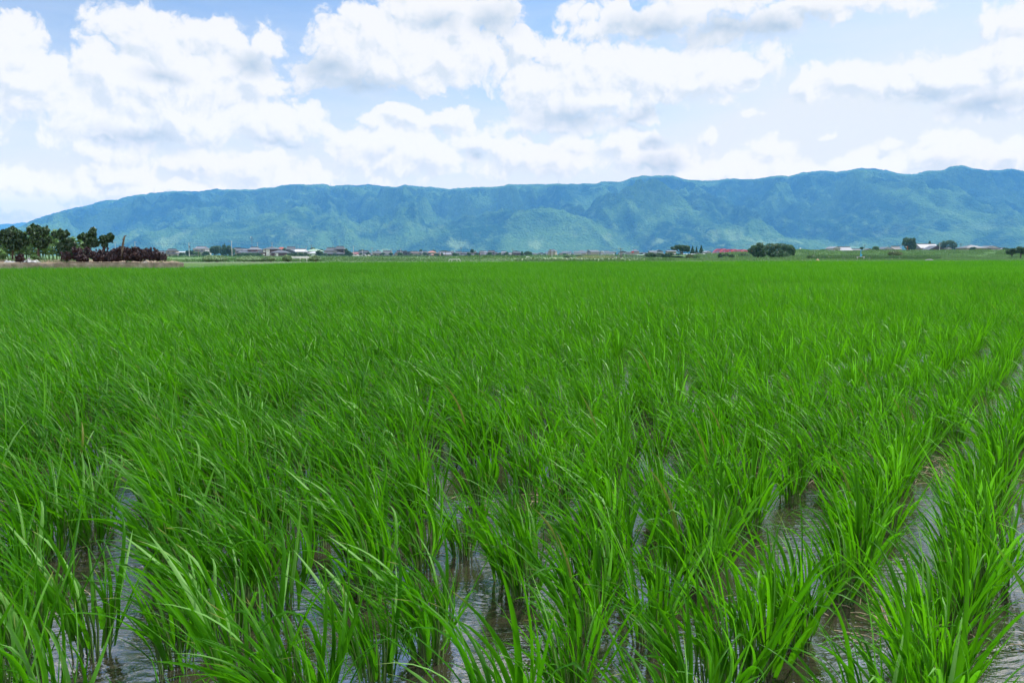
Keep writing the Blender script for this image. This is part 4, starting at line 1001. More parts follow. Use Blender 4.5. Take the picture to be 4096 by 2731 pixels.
def house(Y, bodies, label, rot=0.0, cat='house', name='house', windows=True, zb=0.0, group=None):
    """bodies: (px0, px1, y_eave, y_top, roof kind, wall, roof, depth, y shift)"""
    cx = (min(b_[0] for b_ in bodies)+max(b_[1] for b_ in bodies))/2; bx = W(cx, 1020, Y)[0]
    e = empty(name, (bx, Y, zb), rot, label, cat, group)
    for bi, b_ in enumerate(bodies):
        p0, p1, ye, yt, kind, wc, rc = b_[:7]; dep = b_[7] if len(b_) > 7 else None; sh = b_[8] if len(b_) > 8 else 0.0
        k = PXM(Y); x0 = W(p0, 1020, Y)[0]-bx; x1 = W(p1, 1020, Y)[0]-bx; cr = 1/max(0.75, math.cos(rot))
        dep = dep or max(5.0, min(11.0, (x1-x0)*0.7)); x0 *= 0.98; x1 *= 0.98
        ze = W(p0, ye, Y)[2]-zb; zt = W(p0, yt, Y)[2]-zb; z0 = -0.3
        y0 = -dep/2+sh; y1 = dep/2+sh; xm = (x0+x1)/2; ym = (y0+y1)/2
        mb = MB(); mb.box(x0, x1, y0, y1, z0, ze-0.163)
        i_ = 0.03
        if kind == 'gx': mb.add([(x0+i_,y0+i_,ze-0.2),(x0+i_,y1-i_,ze-0.2),(x0+i_,ym,zt-0.12),(x1-i_,y0+i_,ze-0.2),(x1-i_,y1-i_,ze-0.2),(x1-i_,ym,zt-0.12)], [(0,2,1),(3,4,5)])
        wo_ = mb.build('wall', WALLC[wc], e)
        mb = MB(); ov = 0.55 if kind != 'flat' else 0.15
        roof_mesh(mb, kind, x0, x1, y0, y1, ze, zt, ov); ro = mb.build('roof', ROOFC[rc], e)
        if kind == 'gy':      # the white or dark gable face under the roof
            MB().add([(x0+0.1,y0-ov-0.012,ze+0.02),(x1-0.1,y0-ov-0.012,ze+0.02),(xm,y0-ov-0.012,zt-0.28)], [(0,1,2)]).build('gable', WALLC[wc], e)
        if kind in ('gx', 'irim', 'hip') and rc in ('tile', 'dark', 'pale') and x1-x0 > 4:
            ins = {'gx': 0, 'irim': (x1-x0+1)*0.17, 'hip': min((x1-x0), (y1-y0))/2+0.5}[kind]
            if x1-x0+1.1-2*ins > 0.8: MB().box(x0-0.5+ins, x1+0.5-ins, ym-0.14, ym+0.14, zt-0.05, zt+0.28).build('ridge', ROOFC['dark'], ro)
        if windows and ze > 1.8 and wc != 'grey':
            nW = int(min(4, max(1, (x1-x0)/3.4))); two = ze > 4.6
            for f_ in range(2 if two else 1):
                zc = ze-1.35 if f_ == 0 else 1.5
                for q in range(nW):
                    xc = x0 + (x1-x0)*(q+0.5)/nW; hw_ = 0.55+0.35*((q+bi+int(cx)) % 2)
                    wi = MB().box(xc-hw_, xc+hw_, y0-0.07, y0-0.004, zc-0.55, zc+0.5).build('window', M_GLASS, e)
    return e
HS = [
 (600, [(655,715,1015,1007.6,'hip','cream','tile'),(667,707,1003,996,'irim','cream','dark',6.5,1.5)], 0.12, 'cream two-storey house with dark tiled roofs at the left end of the village'),
 (640, [(634,656,1010.5,1004,'gx','white','tile')], 0.2, 'small white outbuilding with a grey roof left of the cream two-storey house'),
 (720, [(709,746,1009,1006,'gx','white','white')], 0.0, 'long low white warehouse right of the cream two-storey house'),
 (580, [(768,836,1007.5,998,'irim','white','tile'),(777,829,995,986,'irim','white','pale',7,1.5)], -0.15, 'traditional two-storey house with a pale upper roof left of the dark tree cluster'),
 (650, [(940,962,999,991.5,'gx','cream','tile'),(950,978,1004,994,'gx','darkwood','tile',7,-5)], 0.3, 'small grey-roofed house just right of the dark tree cluster'),
 (610, [(961,1047,1011,1003,'gx','redbrown','tile'),(996,1038,998.5,988.5,'irim','redbrown','pale',7,1.5),(968,998,1006,995,'gx','redbrown','pale',7,3)], -0.2, 'reddish-brown farmhouse complex with pale tiled roofs below the tall antenna'),
 (660, [(1044,1062,1008,1001,'flat','cream','pale')], 0.0, 'little cream outbuilding between the brown farmhouse and the tower house'),
 (700, [(1106,1149,999,989,'hip','cream','red')], 0.15, 'house with a bright red roof behind the tower house annexe'),
 (640, [(1145,1186,998,987,'irim','slate','tile')], 0.2, 'dark-walled house with a grey gabled roof right of the red-roofed one'),
 (590, [(1183,1221,1007,998,'gx','grey','white',12,1),(1151,1190,1008,998,'gy','slate','tile',11,-1)], 0.0, 'grey barn with a shining white metal roof'),
 (660, [(1180,1222,1003,995,'gx','slate','pale')], 0.1, 'plain grey-roofed building behind the white-roofed barn'),
 (600, [(1232,1288,1004.5,996,'hip','mint','green'),(1244,1290,1013,1006,'hip','mint','white',6,-4)], -0.1, 'white two-storey house with a pale green roof'),
 (590, [(1289,1386,1015,1006.5,'hip','darkwood','tile',10,-2),(1300,1352,1003,991,'irim','white','tile',8,1),(1342,1379,996,985.5,'irim','darkwood','tile',6,1.5)], -0.12, 'largest traditional mansion of the village, with three tiers of grey tiled roofs'),
 (640, [(1402,1431,1016,1009.5,'gx','white','maroon')], 0.0, 'low building with a dull red roof right of the mansion'),
 (680, [(1415,1447,1013,1006.5,'gx','white','tile')], 0.1, 'white house with a flat grey roof behind the dull red roof'),
 (650, [(1442,1479,1011,1003,'irim','darkwood','tile'),(1461,1476,1021,1015,'gy','white','tile',5,-6)], -0.2, 'dark house with a small white gable in front'),
 (690, [(1491,1534,1013,1004,'hip','cream','tile')], 0.1, 'cream house with a broad dark hipped roof'),
 (670, [(1533,1568,1013,1010,'flat','white','white')], 0.0, 'white box-shaped house with a flat roof'),
 (630, [(1534,1578,1024,1018,'gx','cream','dark')], 0.1, 'low shed with a long dark roof in front of the white box house'),
 (700, [(1585,1613,1012.5,1004,'irim','cream','dark')], -0.2, 'cream house with a dark gabled roof left of the black slab building'),
 (640, [(1614,1642,1008.5,1006.5,'flat','slate','dark',9)], 0.0, 'tall windowless dark slab building'),
 (650, [(1641,1676,1014,1006,'gx','white','brown')], 0.0, 'white two-storey house with a dark brown roof beside the slab building'),
 (670, [(1678,1714,1012,1005,'irim','darkwood','tile'),(1680,1696,1016,1010,'gy','white','tile',5,-5)], 0.15, 'dark house with a white gable right of the brown-roofed one'),
 (690, [(1711,1744,1010,1003.5,'hip','white','pink')], 0.0, 'white two-storey house with a salmon hipped roof'),
 (620, [(1726,1764,1020,1014,'hip','white','pink')], 0.0, 'white single-storey house with a salmon roof in front of its taller twin'),
 (650, [(1758,1800,1018,1010.5,'gx','cream','pale',10)], 0.4, 'cream barn with a pale roof right of the salmon-roofed houses'),
 (720, [(1756,1813,1012,1005.5,'gx','darkwood','tile')], -0.1, 'long grey-roofed house behind the cream barn'),
 (700, [(1819,1849,1013,1006.5,'irim','darkwood','tile'),(1830,1846,1018,1012,'gy','white','tile',5,-5)], 0.1, 'dark house with a white gable right of the cream barn'),
 (740, [(1843,1882,1015,1009,'gx','slate','tile')], 0.1, 'wide dark-roofed house left of the ball-shaped tree'),
 (680, [(1838,1884,1022,1017,'gx','white','tile')], -0.1, 'low white-walled house with a grey roof in front of the wide dark roof'),
 (700, [(1683,1699,1026,1023.5,'flat','tan','brown',5)], 0.0, 'small orange-brown shed at the near edge of the village'),
 (720, [(1907,1932,1014,1008.5,'gy','white','dark')], 0.0, 'white gabled house right of the ball-shaped tree'),
 (730, [(1932,1950,1018,1013,'gx','white','pale')], 0.0, 'little pale-roofed house between two darker ones'),
 (700, [(1947,1969,1017,1012,'gx','darkwood','dark')], 0.1, 'low black-walled house near the right end of the village'),
 (740, [(1968,1993,1014,1009,'gy','white','pale')], 0.0, 'white house with a wide gable near the right end of the village'),
 (720, [(1994,2017,1015,1010,'gy','white','tile'),(2010,2024,1018,1013,'gx','darkwood','tile')], 0.0, 'white-gabled house left of the dark round tree'),
 (690, [(2057,2084,1011.5,1006.5,'irim','brown','tile'),(2054,2086,1019,1015,'gx','tan','dark')], 0.1, 'brown two-storey house, last of the village, with orange walls'),
 (800, [(2030,2058,1016,1011,'gx','white','pale')], 0.0, 'pale low house left of the last brown one'),
]
for (Y, bd, rt, lab) in HS: house(Y, bd, lab, rt)
# a second row of smaller houses fills the gaps between those
r_ = np.random.RandomState(21); fx = np.sort(np.concatenate([r_.uniform(950, 1290, 9), r_.uniform(1290, 2085, 34)]))
WN = {'cream': 'cream', 'white': 'white', 'darkwood': 'black-walled', 'slate': 'dark-walled', 'brown': 'brown'}
for k_, x in enumerate(fx):
    hw = r_.uniform(9, 17); ye = r_.uniform(1009, 1015.5); wc = ['cream', 'darkwood', 'white', 'slate', 'brown', 'darkwood'][r_.randint(6)]; rc = ['tile', 'dark', 'tile', 'pale', 'dark'][r_.randint(5)]; kd = ['gx', 'irim', 'hip', 'gy', 'gx'][r_.randint(5)]
    bd = [(x-hw, x+hw, ye, ye-r_.uniform(5, 7.5), kd, wc, rc)]
    if r_.rand() < 0.5: bd.append((x-hw*1.3, x+hw*0.4, ye+6, ye+2, 'gx', wc, rc, 5, -5))
    house(r_.uniform(700, 800), bd, '%s house, %s from the left in the second row of the village' % (WN[wc], nth(k_+1)), r_.uniform(-0.3, 0.3))
for k_, x in enumerate(np.linspace(965, 2075, 27)):
    x += r_.uniform(-14, 14); vt(x, 1017+r_.uniform(-3, 2), r_.uniform(6, 12), r_.uniform(4, 7), 1026, r_.uniform(560, 640), '%s small garden tree from the left between the village houses' % nth(k_+1), 420, 0.8, group='garden trees between the village houses')
# the striped tower house
th = house(540, [(1059,1118,996.5,987,'hip','brown','tile',9)], 'dark brown tower house with white wall panels and a pyramid roof', 0.0, windows=False)
Y = 540; bx = th.location.x; yf = -4.5
def panel(par, p0, p1, ya, yb, mat, nm, y_, Y=540):
    a, b_ = W(p0, ya, Y), W(p1, yb, Y); return MB().box(a[0]-bx, b_[0]-bx, y_-0.08, y_-0.005, b_[2], a[2]).build(nm, mat, par)
pn = panel(th, 1073, 1087, 997.5, 1023, M_WHITE, 'wall_panel', yf)
for yy in (999.5, 1003.5, 1007, 1015, 1018.5): panel(pn, 1079, 1082, yy, yy+1.8, M_GLASS, 'window', yf-0.1)
pn = panel(th, 1061, 1070, 998, 1009, M_WHITE, 'wall_panel', yf); panel(pn, 1062.5, 1068.5, 1000, 1001.2, M_GLASS, 'window', yf-0.1); panel(pn, 1062.5, 1068.5, 1003.5, 1005, M_GLASS, 'window', yf-0.1)
panel(th, 1060.5, 1068, 1016, 1021, M_WHITE, 'window', yf)
an = house(525, [(1089,1154,1011,1000,'hip','brown','tile',9)], 'dark brown single-storey house with a hipped roof and a white door', 0.0, windows=False)
bx = an.location.x; d_ = panel(an, 1108, 1121, 1013, 1025, M_WHITE, 'door', -4.5, 525); panel(d_, 1109.5, 1112.5, 1015.5, 1022, M_GLASS, 'window', -4.6, 525); panel(an, 1090, 1092.5, 1014, 1019, M_WHITE, 'window', -4.5, 525)

# houses behind the grassy bank at the right
HR = [
 (500, [(3316,3344,994.5,986.5,'gy','white','pale',12),(3343,3398,1002,988,'gx','white','pale',9,1)], -0.0, 'long storehouse with a pale tiled roof and a white end wall'),
 (540, [(3402,3437,1001,996,'gx','cream','tile')], 0.0, 'low grey-roofed shed right of the long storehouse'),
 (560, [(3459,3483,1000,993.5,'gy','grey','dark')], 0.0, 'small dark gabled shed left of the light green tree'),
 (520, [(3521,3556,996.5,988,'gy','white','tile',10)], 0.0, 'white-gabled house right of the light green tree'),
 (530, [(3560,3599,998,986,'irim','darkwood','dark')], -0.2, 'dark traditional roof left of the round road mirror'),
 (510, [(3634,3668,999,990.5,'gx','white','pale')], 0.0, 'low pale roof with a white water tank on it'),
 (500, [(3666,3736,992.5,976,'gx','cream','pale',10)], 0.0, 'large farmhouse with a long pale tiled roof left of the big round tree'),
 (480, [(3702,3762,1000,982.5,'gy','darkwood','tile',12)], -0.15, 'dark gabled house in front of the long pale roof'),
 (520, [(3764,3792,995.5,989,'gy','white','tile',9)], 0.0, 'small white gable right of the dark gabled house'),
 (500, [(3842,3922,992,979.5,'hip','cream','tile',12)], 0.0, 'cream house under a broad grey hipped roof near the right edge'),
 (510, [(3926,3978,993,983.5,'gy','white','tile',12),(3938,3974,999,996,'gx','redbrown','dark',6,-6.5)], -0.1, 'white-gabled house with a reddish lean-to next to the broad hipped roof'),
 (540, [(3979,4010,995,991.7,'gx','white','pale')], 0.0, 'low pale house, last one at the right end of the bank'),
 (560, [(3240,3275,1001,999.3,'gx','white','maroon')], 0.0, 'low white building with a thin dull red roof at the left of the bank houses'),
]
for (Y, bd, rt, lab) in HR: house(Y, bd, lab, rt, zb=1.5, windows=(bd[0][5] in ('white', 'cream')))
# ---- vessels and fittings there
def small(nm, mbuild, mat, loc, lab, cat, smooth=False):
    o = mbuild.build(nm, mat, None, smooth); o.location = loc; return tag(o, lab, cat)
x, y, z = W(3646, 990, 506); k = PXM(506)
small('water_tank', MB().tube([(-6*k*1.05, 0, 0), (-5.5*k, 0, 0), (5.5*k, 0, 0), (6*k*1.05, 0, 0)], [0.2, 0.42, 0.42, 0.2], 10), M_WHITE, (x, y-3.4, W(3646, 990.8, 506)[2]+0.45), 'white cylindrical tank lying on the low pale roof', 'water tank', True)
# road mirror
x, y, z = W(3630, 1001, 262); zt = W(3630, 986, 262)[2]; M_OR = solid('orange_paint', (0.55, 0.12, 0.04), 0.5, 0.05)
e = empty('road_mirror', (x, y, z-0.6), 0, 'round road mirror on an orange pole standing on the grassy bank', 'road mirror')
MB().tube([(0, 0, 0), (0, 0, zt-z+0.8)], 0.06, 8).build('pole', M_OR, e)
xm_ = W(3624.5, 988, 262)[0]-x
MB().tube([(xm_, -0.10, zt-z+0.45), (xm_, -0.04, zt-z+0.45)], [0.20, 0.22], 16).build('mirror', solid('mirror_face', (0.45, 0.47, 0.5), 0.35, 0.02, 1), e)
MB().tube([(xm_, -0.04, zt-z+0.5), (0.02, 0, zt-z+0.5)], 0.025, 6).build('bracket', M_OR, e)

# utility poles
def pole(px, ytop, ybase_z, Y, rad, arms, lab, mat=None, group=None, extra=None):
    x, y, z = W(px, ytop, Y); e = empty('utility_pole', (x, Y, ybase_z), 0, lab, 'utility pole', group); hh = z-ybase_z
    MB().tube([(0, 0, -0.3), (0, 0, hh)], [rad, rad*0.7], 8).build('post', mat or M_POLE, e)
    for (dz, w0, w1) in arms:
        c_ = MB().box(w0, w1, -0.07, 0.07, hh-dz-0.07, hh-dz+0.07).build('crossarm', M_STEEL, e)
        m2 = MB()
        for q in np.linspace(w0+0.12, w1-0.12, 3): m2.tube([(q, 0, hh-dz+0.075), (q, 0, hh-dz+0.34)], [0.07, 0.05], 6)
        m2.build('insulator', M_POLE, c_)
    if extra == 'transformer': MB().tube([(0.42, 0, hh-2.6), (0.42, 0, hh-1.7)], 0.28, 10).build('transformer', M_STEEL, e)
    return (x, Y, z)
G_ = 'utility poles along the village'
PL = []
PL.append(pole(460, 968, 0, 520, 0.16, [(0.3, -0.9, 0.9)], 'utility pole seen behind the purple-shrub garden, left of the village', None, G_))
PL.append(pole(539, 967, 0, 480, 0.17, [(0.2, -0.3, 1.1)], 'grey utility pole above the purple shrubs', None, G_))
PL.append(pole(755, 971.5, 0, 430, 0.20, [(0.2, 0.0, 1.3)], 'pale concrete utility pole right of the cream two-storey house', None, G_, 'transformer'))
PL.append(pole(926, 964, 0, 430, 0.20, [(0.25, -1.6, 0.1)], 'tall pale concrete utility pole at the right end of the dark tree cluster', None, G_))
PL.append(pole(1030, 970, 0, 640, 0.16, [(0.1, -1.0, 1.0)], 'thin utility pole right of the antenna mast', None, G_))
PL.append(pole(1088, 969, 0, 580, 0.18, [(0.3, -1.2, 1.2), (1.2, -0.8, 0.8)], 'utility pole rising behind the tower house roof', None, G_))
PL.append(pole(1192, 979, 0, 640, 0.15, [(0.3, -0.7, 0.7)], 'utility pole behind the white-roofed barn', None, G_))
PL.append(pole(1246, 979, 0, 600, 0.18, [(0.3, -0.9, 0.9)], 'utility pole left of the green-roofed house', M_WOODP, G_))
PL.append(pole(1334, 983, 0, 680, 0.15, [(0.3, -0.9, 0.9)], 'utility pole behind the mansion', None, G_))
PL.append(pole(1414, 984, 0, 600, 0.19, [(0.3, -1.2, 1.2)], 'utility pole right of the mansion', None, G_))
PL.append(pole(1488, 990, 0, 640, 0.17, [(0.3, -1.0, 1.0), (1.2, -1, 1)], 'double-armed utility pole left of the cream hipped house', None, G_))
PL.append(pole(1532, 996, 0, 700, 0.15, [(0.3, -1.0, 1.0)], 'utility pole right of the cream hipped house', None, G_))
for (px, yt, Y, zb, arms, lab, mat) in [
  (793, 998, 420, 0, [], 'short brown wooden pole in front of the traditional two-storey house', M_WOODP),
  (1225, 986, 660, 0, [(0.3,-1,1)], 'thin pole left of the wooden utility pole by the green-roofed house', None),
  (1450, 998, 520, 0, [(0.2,-0.5,0.5)], 'pale pole in front of the dark house with a small gable', None),
  (1511, 998, 740, 0, [(0.3,-1,1)], 'utility pole on the ridge line of the cream hipped house', None),
  (1567, 996, 720, 0, [(0.3,-1.3,1.3)], 'wide-armed utility pole above the white box house', None),
  (1603, 995, 600, 0, [(0.3,-0.8,0.8)], 'pale utility pole left of the dark slab building', None),
  (1690, 1004, 650, 0, [], 'short pole in front of the orange-brown shed', None),
  (1782, 1006, 600, 0, [], 'short pole in front of the cream barn', M_WOODP),
  (1844, 990, 620, 0, [(0.3,-1.0,1.0)], 'dark utility pole left of the ball-shaped tree', M_WOODP),
  (2051, 997, 600, 0, [(0.3,-0.8,0.8)], 'utility pole just left of the last brown house', M_WOODP),
  (2201, 997.5, 380, 0, [(0.2,-0.6,0.6)], 'utility pole in the open field, left one of a pair', M_WOODP),
  (2208, 1004, 360, 0, [], 'shorter pole, right one of the pair in the open field', None),
  (2351, 999, 420, 0, [(0.2,-0.6,0.6)], 'utility pole alone in the middle of the open field', M_WOODP),
  (2483, 993, 330, 0, [(0.2,-1.0,1.0)], 'taller utility pole beside the dark bridge railing', M_WOODP),
  (2488, 1000, 335, 0, [], 'shorter pole touching the taller one beside the dark railing', M_WOODP),
  (3050, 970, 420, 0, [(0.3,-1.2,1.2)], 'utility pole behind the two big dark trees', M_WOODP),
  (3459, 979, 600, 1.5, [(0.3,-1.2,1.2),(1.1,-0.9,0.9)], 'utility pole behind the small dark gabled shed', M_WOODP),
  (3605, 980, 420, 1.5, [(0.3,-1.6,1.6)], 'wide-armed utility pole left of the round road mirror', None),
  (3760, 969.5, 440, 1.5, [(0.3,-1.5,1.5),(1.1,-1.2,1.2)], 'large utility pole in front of the big round tree', None),
  (3844, 974, 520, 1.5, [(0.3,-1.0,1.0),(1.1,-1.0,1.0)], 'utility pole between the big round tree and the broad hipped roof', M_WOODP)]:
    PL.append(pole(px, yt, zb, Y, 0.17, arms, lab, mat, G_ if px < 2100 else 'utility poles at the right of the village'))
# antenna mast
x, y, z = W(1007, 945, 620); e = empty('antenna_mast', (x, 620, 0), 0, 'tall steel antenna mast with several aerials above the brown farmhouse', 'antenna mast')
MB().tube([(0, 0, 0), (0, 0, z)], [0.20, 0.12], 8).build('mast', M_STEEL, e)
for dz, ww in ((0.6, 0.5), (1.6, 1.4), (2.3, 1.1), (3.0, 0.7)): MB().box(-ww, ww, -0.06, 0.06, z-dz-0.06, z-dz+0.06).tube([(-ww, 0, z-dz), (-ww*0.9, 0, z-dz-0.9)], 0.05, 5).tube([(ww, 0, z-dz), (ww*0.9, 0, z-dz-0.9)], 0.05, 5).build('aerial', M_STEEL, e)
MB().tube([(-0.8, -0.2, z-0.8), (-0.8, 0.2, z-0.8)], 0.28, 10).build('dish', M_WHITE, e)
def wire(a, b_, lab, sag=1.0, rad=0.035):
    a, b_ = Vector(a), Vector(b_); n_ = 14; pts = []
    for i in range(n_+1):
        t_ = i/n_; q = a.lerp(b_, t_); q.z -= sag*4*t_*(1-t_); pts.append(q - a)
    o = MB().tube(pts, rad, 4).build('power_line', M_STEEL); o.location = a; tag(o, lab, 'power line')
NM = ['the pole behind the garden', 'the pole above the purple shrubs', 'the concrete pole', 'the pole at the dark tree cluster', 'the thin pole near the mast', 'the tower house pole', 'the pole behind the barn', 'the wooden pole by the green roof', 'the pole behind the mansion', 'the far side of the mansion', 'the double-armed pole']
for i in range(len(NM)-1): wire(Vector(PL[i])-Vector((0, 0, 0.2)), Vector(PL[i+1])-Vector((0, 0, 0.2)), ('power line from %s to %s' % (NM[i], NM[i+1])).replace(' the dark tree cluster', ' the tree cluster').replace('the thin pole near the mast', 'the mast'), 0.9)
wire(W(2483, 994, 330), W(2351, 999, 420), 'power line from the pole by the railing to the lone field pole', 0.8)
wire(W(2351, 999, 420), W(2201, 998, 380), 'power line from the lone field pole to the left pair', 0.8)
wire(W(3050, 971, 420), W(2760, 998, 520), 'power line descending left from the pole behind the big dark trees', 0.8)
wire(W(3459, 980, 600), W(3605, 981, 420), 'power line between the shed pole and the wide-armed pole on the bank', 0.8)
wire(W(3844, 975, 520), W(4200, 985, 560), 'power line leaving the picture at the right edge', 0.8)

# ================================================================== TREES AND HEDGES OF THE VILLAGE
vt(860, 1000, 26, 19, 1026, 540, 'broad dark tree, left one of the dark cluster', 2200)
vt(893, 1004, 14, 18, 1026, 560, 'pointed dark tree in the middle of the dark cluster', 1500, lumps=[(897,1002,9,16),(893,990,4,11),(899,986,3.5,11),(888,1008,10,14),(903,1008,8,14)])
vt(920, 1003, 19, 20, 1026, 550, 'rounded dark tree, right one of the dark cluster', 1900)
vt(750, 1012, 9, 10, 1027, 520, 'small dark tree left of the concrete pole', 600); vt(768, 1013, 13, 11, 1027, 540, 'dark tree right of the concrete pole', 900)
vt(728, 1016, 12, 7, 1027, 540, 'low dark shrubby tree beside the cream house', 600)
vt(790, 1016, 17, 9, 1027, 530, 'bright green tree in front of the traditional house', 1000, mat=M_TREE2); vt(824, 1015, 16, 10, 1027, 530, 'dark green tree left of the cluster, by the white wall', 900)
vt(1138, 997, 9, 8, 1012, 690, 'dark tree hiding the right end of the red roof', 500, leaf=1.1); vt(1250, 996, 12, 5, 1012, 690, 'tree behind the green roof', 500, leaf=1.1)
vt(1278, 1012, 15, 11, 1026, 560, 'dark garden tree left of the mansion', 1100); vt(1390, 1010, 11, 14, 1027, 560, 'tall dark garden tree at the right end of the mansion', 1200); vt(1402, 1018, 12, 8, 1027, 560, 'low dark tree beside the tall one at the mansion', 700)
vt(1445, 1004, 13, 5, 1014, 720, 'dark tree top behind the small-gabled house', 400, leaf=1.1); vt(1284, 1000, 10, 4, 1012, 700, 'small tree top between green roof and mansion', 300, leaf=1.1)
vt(1685, 1002, 9, 4, 1013, 730, 'small tree top behind the salmon roofs, left one', 300, leaf=1.1); vt(1733, 1004, 12, 4, 1013, 740, 'dark tree top behind the salmon roofs, right one', 400, leaf=1.1); vt(1783, 1006, 20, 4, 1013, 760, 'wide low tree top behind the cream barn', 500, leaf=1.1)
vt(1889, 1004, 8, 6.5, 1022, 640, 'ball-shaped dark tree standing above the roofs', 800, shell=0.7, rough=0.12); vt(2025, 1015, 8, 7, 1026, 600, 'dark round tree near the right end of the village', 800)
vt(1823, 1019, 14, 8, 1027, 600, 'dark tree right of the cream barn', 800); vt(1993, 1018, 6, 5, 1026, 620, 'small dark tree between two white gables', 300)
vt(2088, 1015, 4, 7, 1026, 600, 'thin two-lobed tree right of the brown house', 350, lumps=[(2088,1009,3.5,3),(2089,1014,4.5,3),(2088,1019,5,4)])
vt(2112, 1013, 14, 8, 1024, 560, 'wide dark dome-shaped tree standing alone right of the village', 1500, lumps=[(2104,1014,8,6),(2112,1011.5,9,6.5),(2120,1014,8,6),(2112,1017,13,5)])
band('garden_hedge', [(690,1024),(740,1022),(800,1023),(930,1023),(950,1017),(1000,1013),(1040,1014),(1060,1020)], 500, 0, 4, 4200, 0.8, M_TREE, 'dark garden hedge in front of the brown farmhouses', 31, kind=None, cat='hedge', up=0.1, asp=0.6)
band('garden_hedge', [(1155,1016),(1180,1015),(1200,1013),(1225,1014),(1245,1020)], 500, 0, 4, 2200, 0.8, M_TREE, 'dark clipped hedge in front of the white-roofed barn', 32, kind=None, cat='hedge', up=0.1, asp=0.6)
band('garden_hedge', [(1260,1024),(1320,1022),(1400,1021),(1500,1023)], 520, 0, 4, 2600, 0.8, M_TREE, 'low dark hedge in front of the mansion', 33, kind=None, cat='hedge', up=0.1, asp=0.6)
band('garden_hedge', [(1500,1023),(1620,1022),(1640,1021),(1700,1020),(1720,1023),(1800,1026),(1860,1021),(1940,1020),(2000,1022),(2060,1022),(2100,1024)], 560, 0, 4, 4600, 0.8, M_TREE, 'long broken hedge in front of the right half of the village', 34, kind=None, cat='hedge', up=0.1, asp=0.6)
band('field_crops', [(560,1030),(700,1028),(850,1027),(1300,1027),(2000,1027),(2130,1028)], 330, 0, 30, 9000, 0.8, M_GRASS, 'green crops in the strip between the road and the village', 35, cat='crops')

# cars by the mansion
def car(px, Y, col_, lab, rot=0.1):
    x = W(px, 1025, Y)[0]; e = empty('parked_car', (x, Y, 0), rot, lab, 'car')
    P_ = [(-1.9,0.35),(-1.9,0.8),(-1.35,0.9),(-0.8,1.4),(0.7,1.42),(1.35,0.95),(1.9,0.85),(1.95,0.35)]
    mb = MB(); n_ = len(P_); mb.add([(a, -0.8, b_) for a, b_ in P_]+[(a, 0.8, b_) for a, b_ in P_], [tuple(range(n_)), tuple(range(n_, 2*n_))[::-1]]+[(i, i+n_, (i+1) % n_+n_, (i+1) % n_) for i in range(n_)])
    mb.build('body', col_, e)
    for s_ in (-1, 1): MB().box(-0.75, 0.75, s_*0.81-0.012, s_*0.81+0.012, 0.95, 1.3).build('window', M_GLASS, e)
    for a in (-1.2, 1.2):
        for s_ in (-0.82, 0.62): MB().tube([(a, s_, 0.32), (a, s_+0.2, 0.32)], 0.32, 12).build('wheel', M_STEEL, e)
car(1423, 500, M_WHITE, 'white car parked right of the mansion, left one of three'); car(1439, 505, solid('silver_paint', (0.45, 0.46, 0.48), 0.3, 0.03), 'silver car parked between two white ones', 0.4); car(1469, 500, M_WHITE, 'white car parked in front of the small-gabled house')
x, y, z = W(2111, 1033, 260); o = MB().tube([(-0.62, 0, -0.1), (-0.55, 0, 0.1), (0.5, 0, 0.12), (0.6, 0, -0.1)], [0.2, 0.34, 0.34, 0.2], 12).build('plant_cover', M_WHITE, None, True); o.location = (x, 260, 0.1); tag(o, 'small rounded white plant cover behind the left end of the taro row', 'plant cover')

# ================================================================== MIDDLE: embankment, white wall, railing, far town
def bank(line, Y, foot, back, zf, mat, nz=0.12, lo=3.0, hi=0):
    n_ = 220; px = np.linspace(line[0][0], line[-1][0], n_); py = np.interp(px, [q[0] for q in line], [q[1] for q in line])
    x = (px-2048)/F*Y; zt = H-(py-HOR)/F*Y; V = []
    prof_ = [(-foot, 0), (-foot*0.7, 0.25), (-foot*0.4, 0.6), (-foot*0.12, 0.93), (0, 1.0), (back*0.35, 1.0), (back, 0.0)]
    for (dy, f_) in prof_:
        for i in range(n_): V.append((x[i], Y+dy, zf+(zt[i]-zf)*f_ + nz*(0 if f_ == 0 else 1)*perlin(np.array([x[i]/3.0]), np.array([dy/3.0]), 7)[0]))
    return tag(np_mesh('embankment', np.array(V), grid_faces(len(prof_), n_), mat, smooth=True), kind='structure'), x, zt
M_BANK = solid('bank_turf', (0.055, 0.13, 0.028), 0.95, 0.35, 0.35)
bank([(2080,1026),(2110,1021),(2130,1020),(2300,1020.5),(2450,1020),(2560,1021),(2640,1024)], 400, 22, 26, 0.0, M_BANK)
band('bank_grass', [(2090,1025),(2130,1021),(2300,1021),(2450,1020.5),(2600,1022)], 379, 0.0, 22, 9000, 0.7, M_GRASS, 'short grass on the low embankment in the middle distance', 41, cat='grass', rough_px=0.6)
mb = MB(); x0, x1 = W(2128, 1030, 180)[0], W(2332, 1030, 180)[0]; mb.box(x0, x1, 0, 0.3, -0.2, W(2200, 1033, 180)[2]); mb.box(x0-0.1, x1+0.1, -0.05, 0.35, W(2200, 1033, 180)[2]+0.003, W(2200, 1032.2, 180)[2])
o = mb.build('low_wall', solid('white_concrete', (0.62, 0.63, 0.62), 0.8, 0.08, 0.4)); o.location = (0, 180, 0); tag(o, 'long low whitish wall behind the taro row', 'wall')
mound(2255, 2290, 1022, 'dark low bush before the middle embankment, left one of two', 500, M_TREE, Y=250, zb=0, leaf=0.4, ybase=1031)
mound(2305, 2330, 1020, 'dark low bush before the middle embankment, right one of two', 500, M_TREE, Y=260, zb=0, leaf=0.4, ybase=1029)
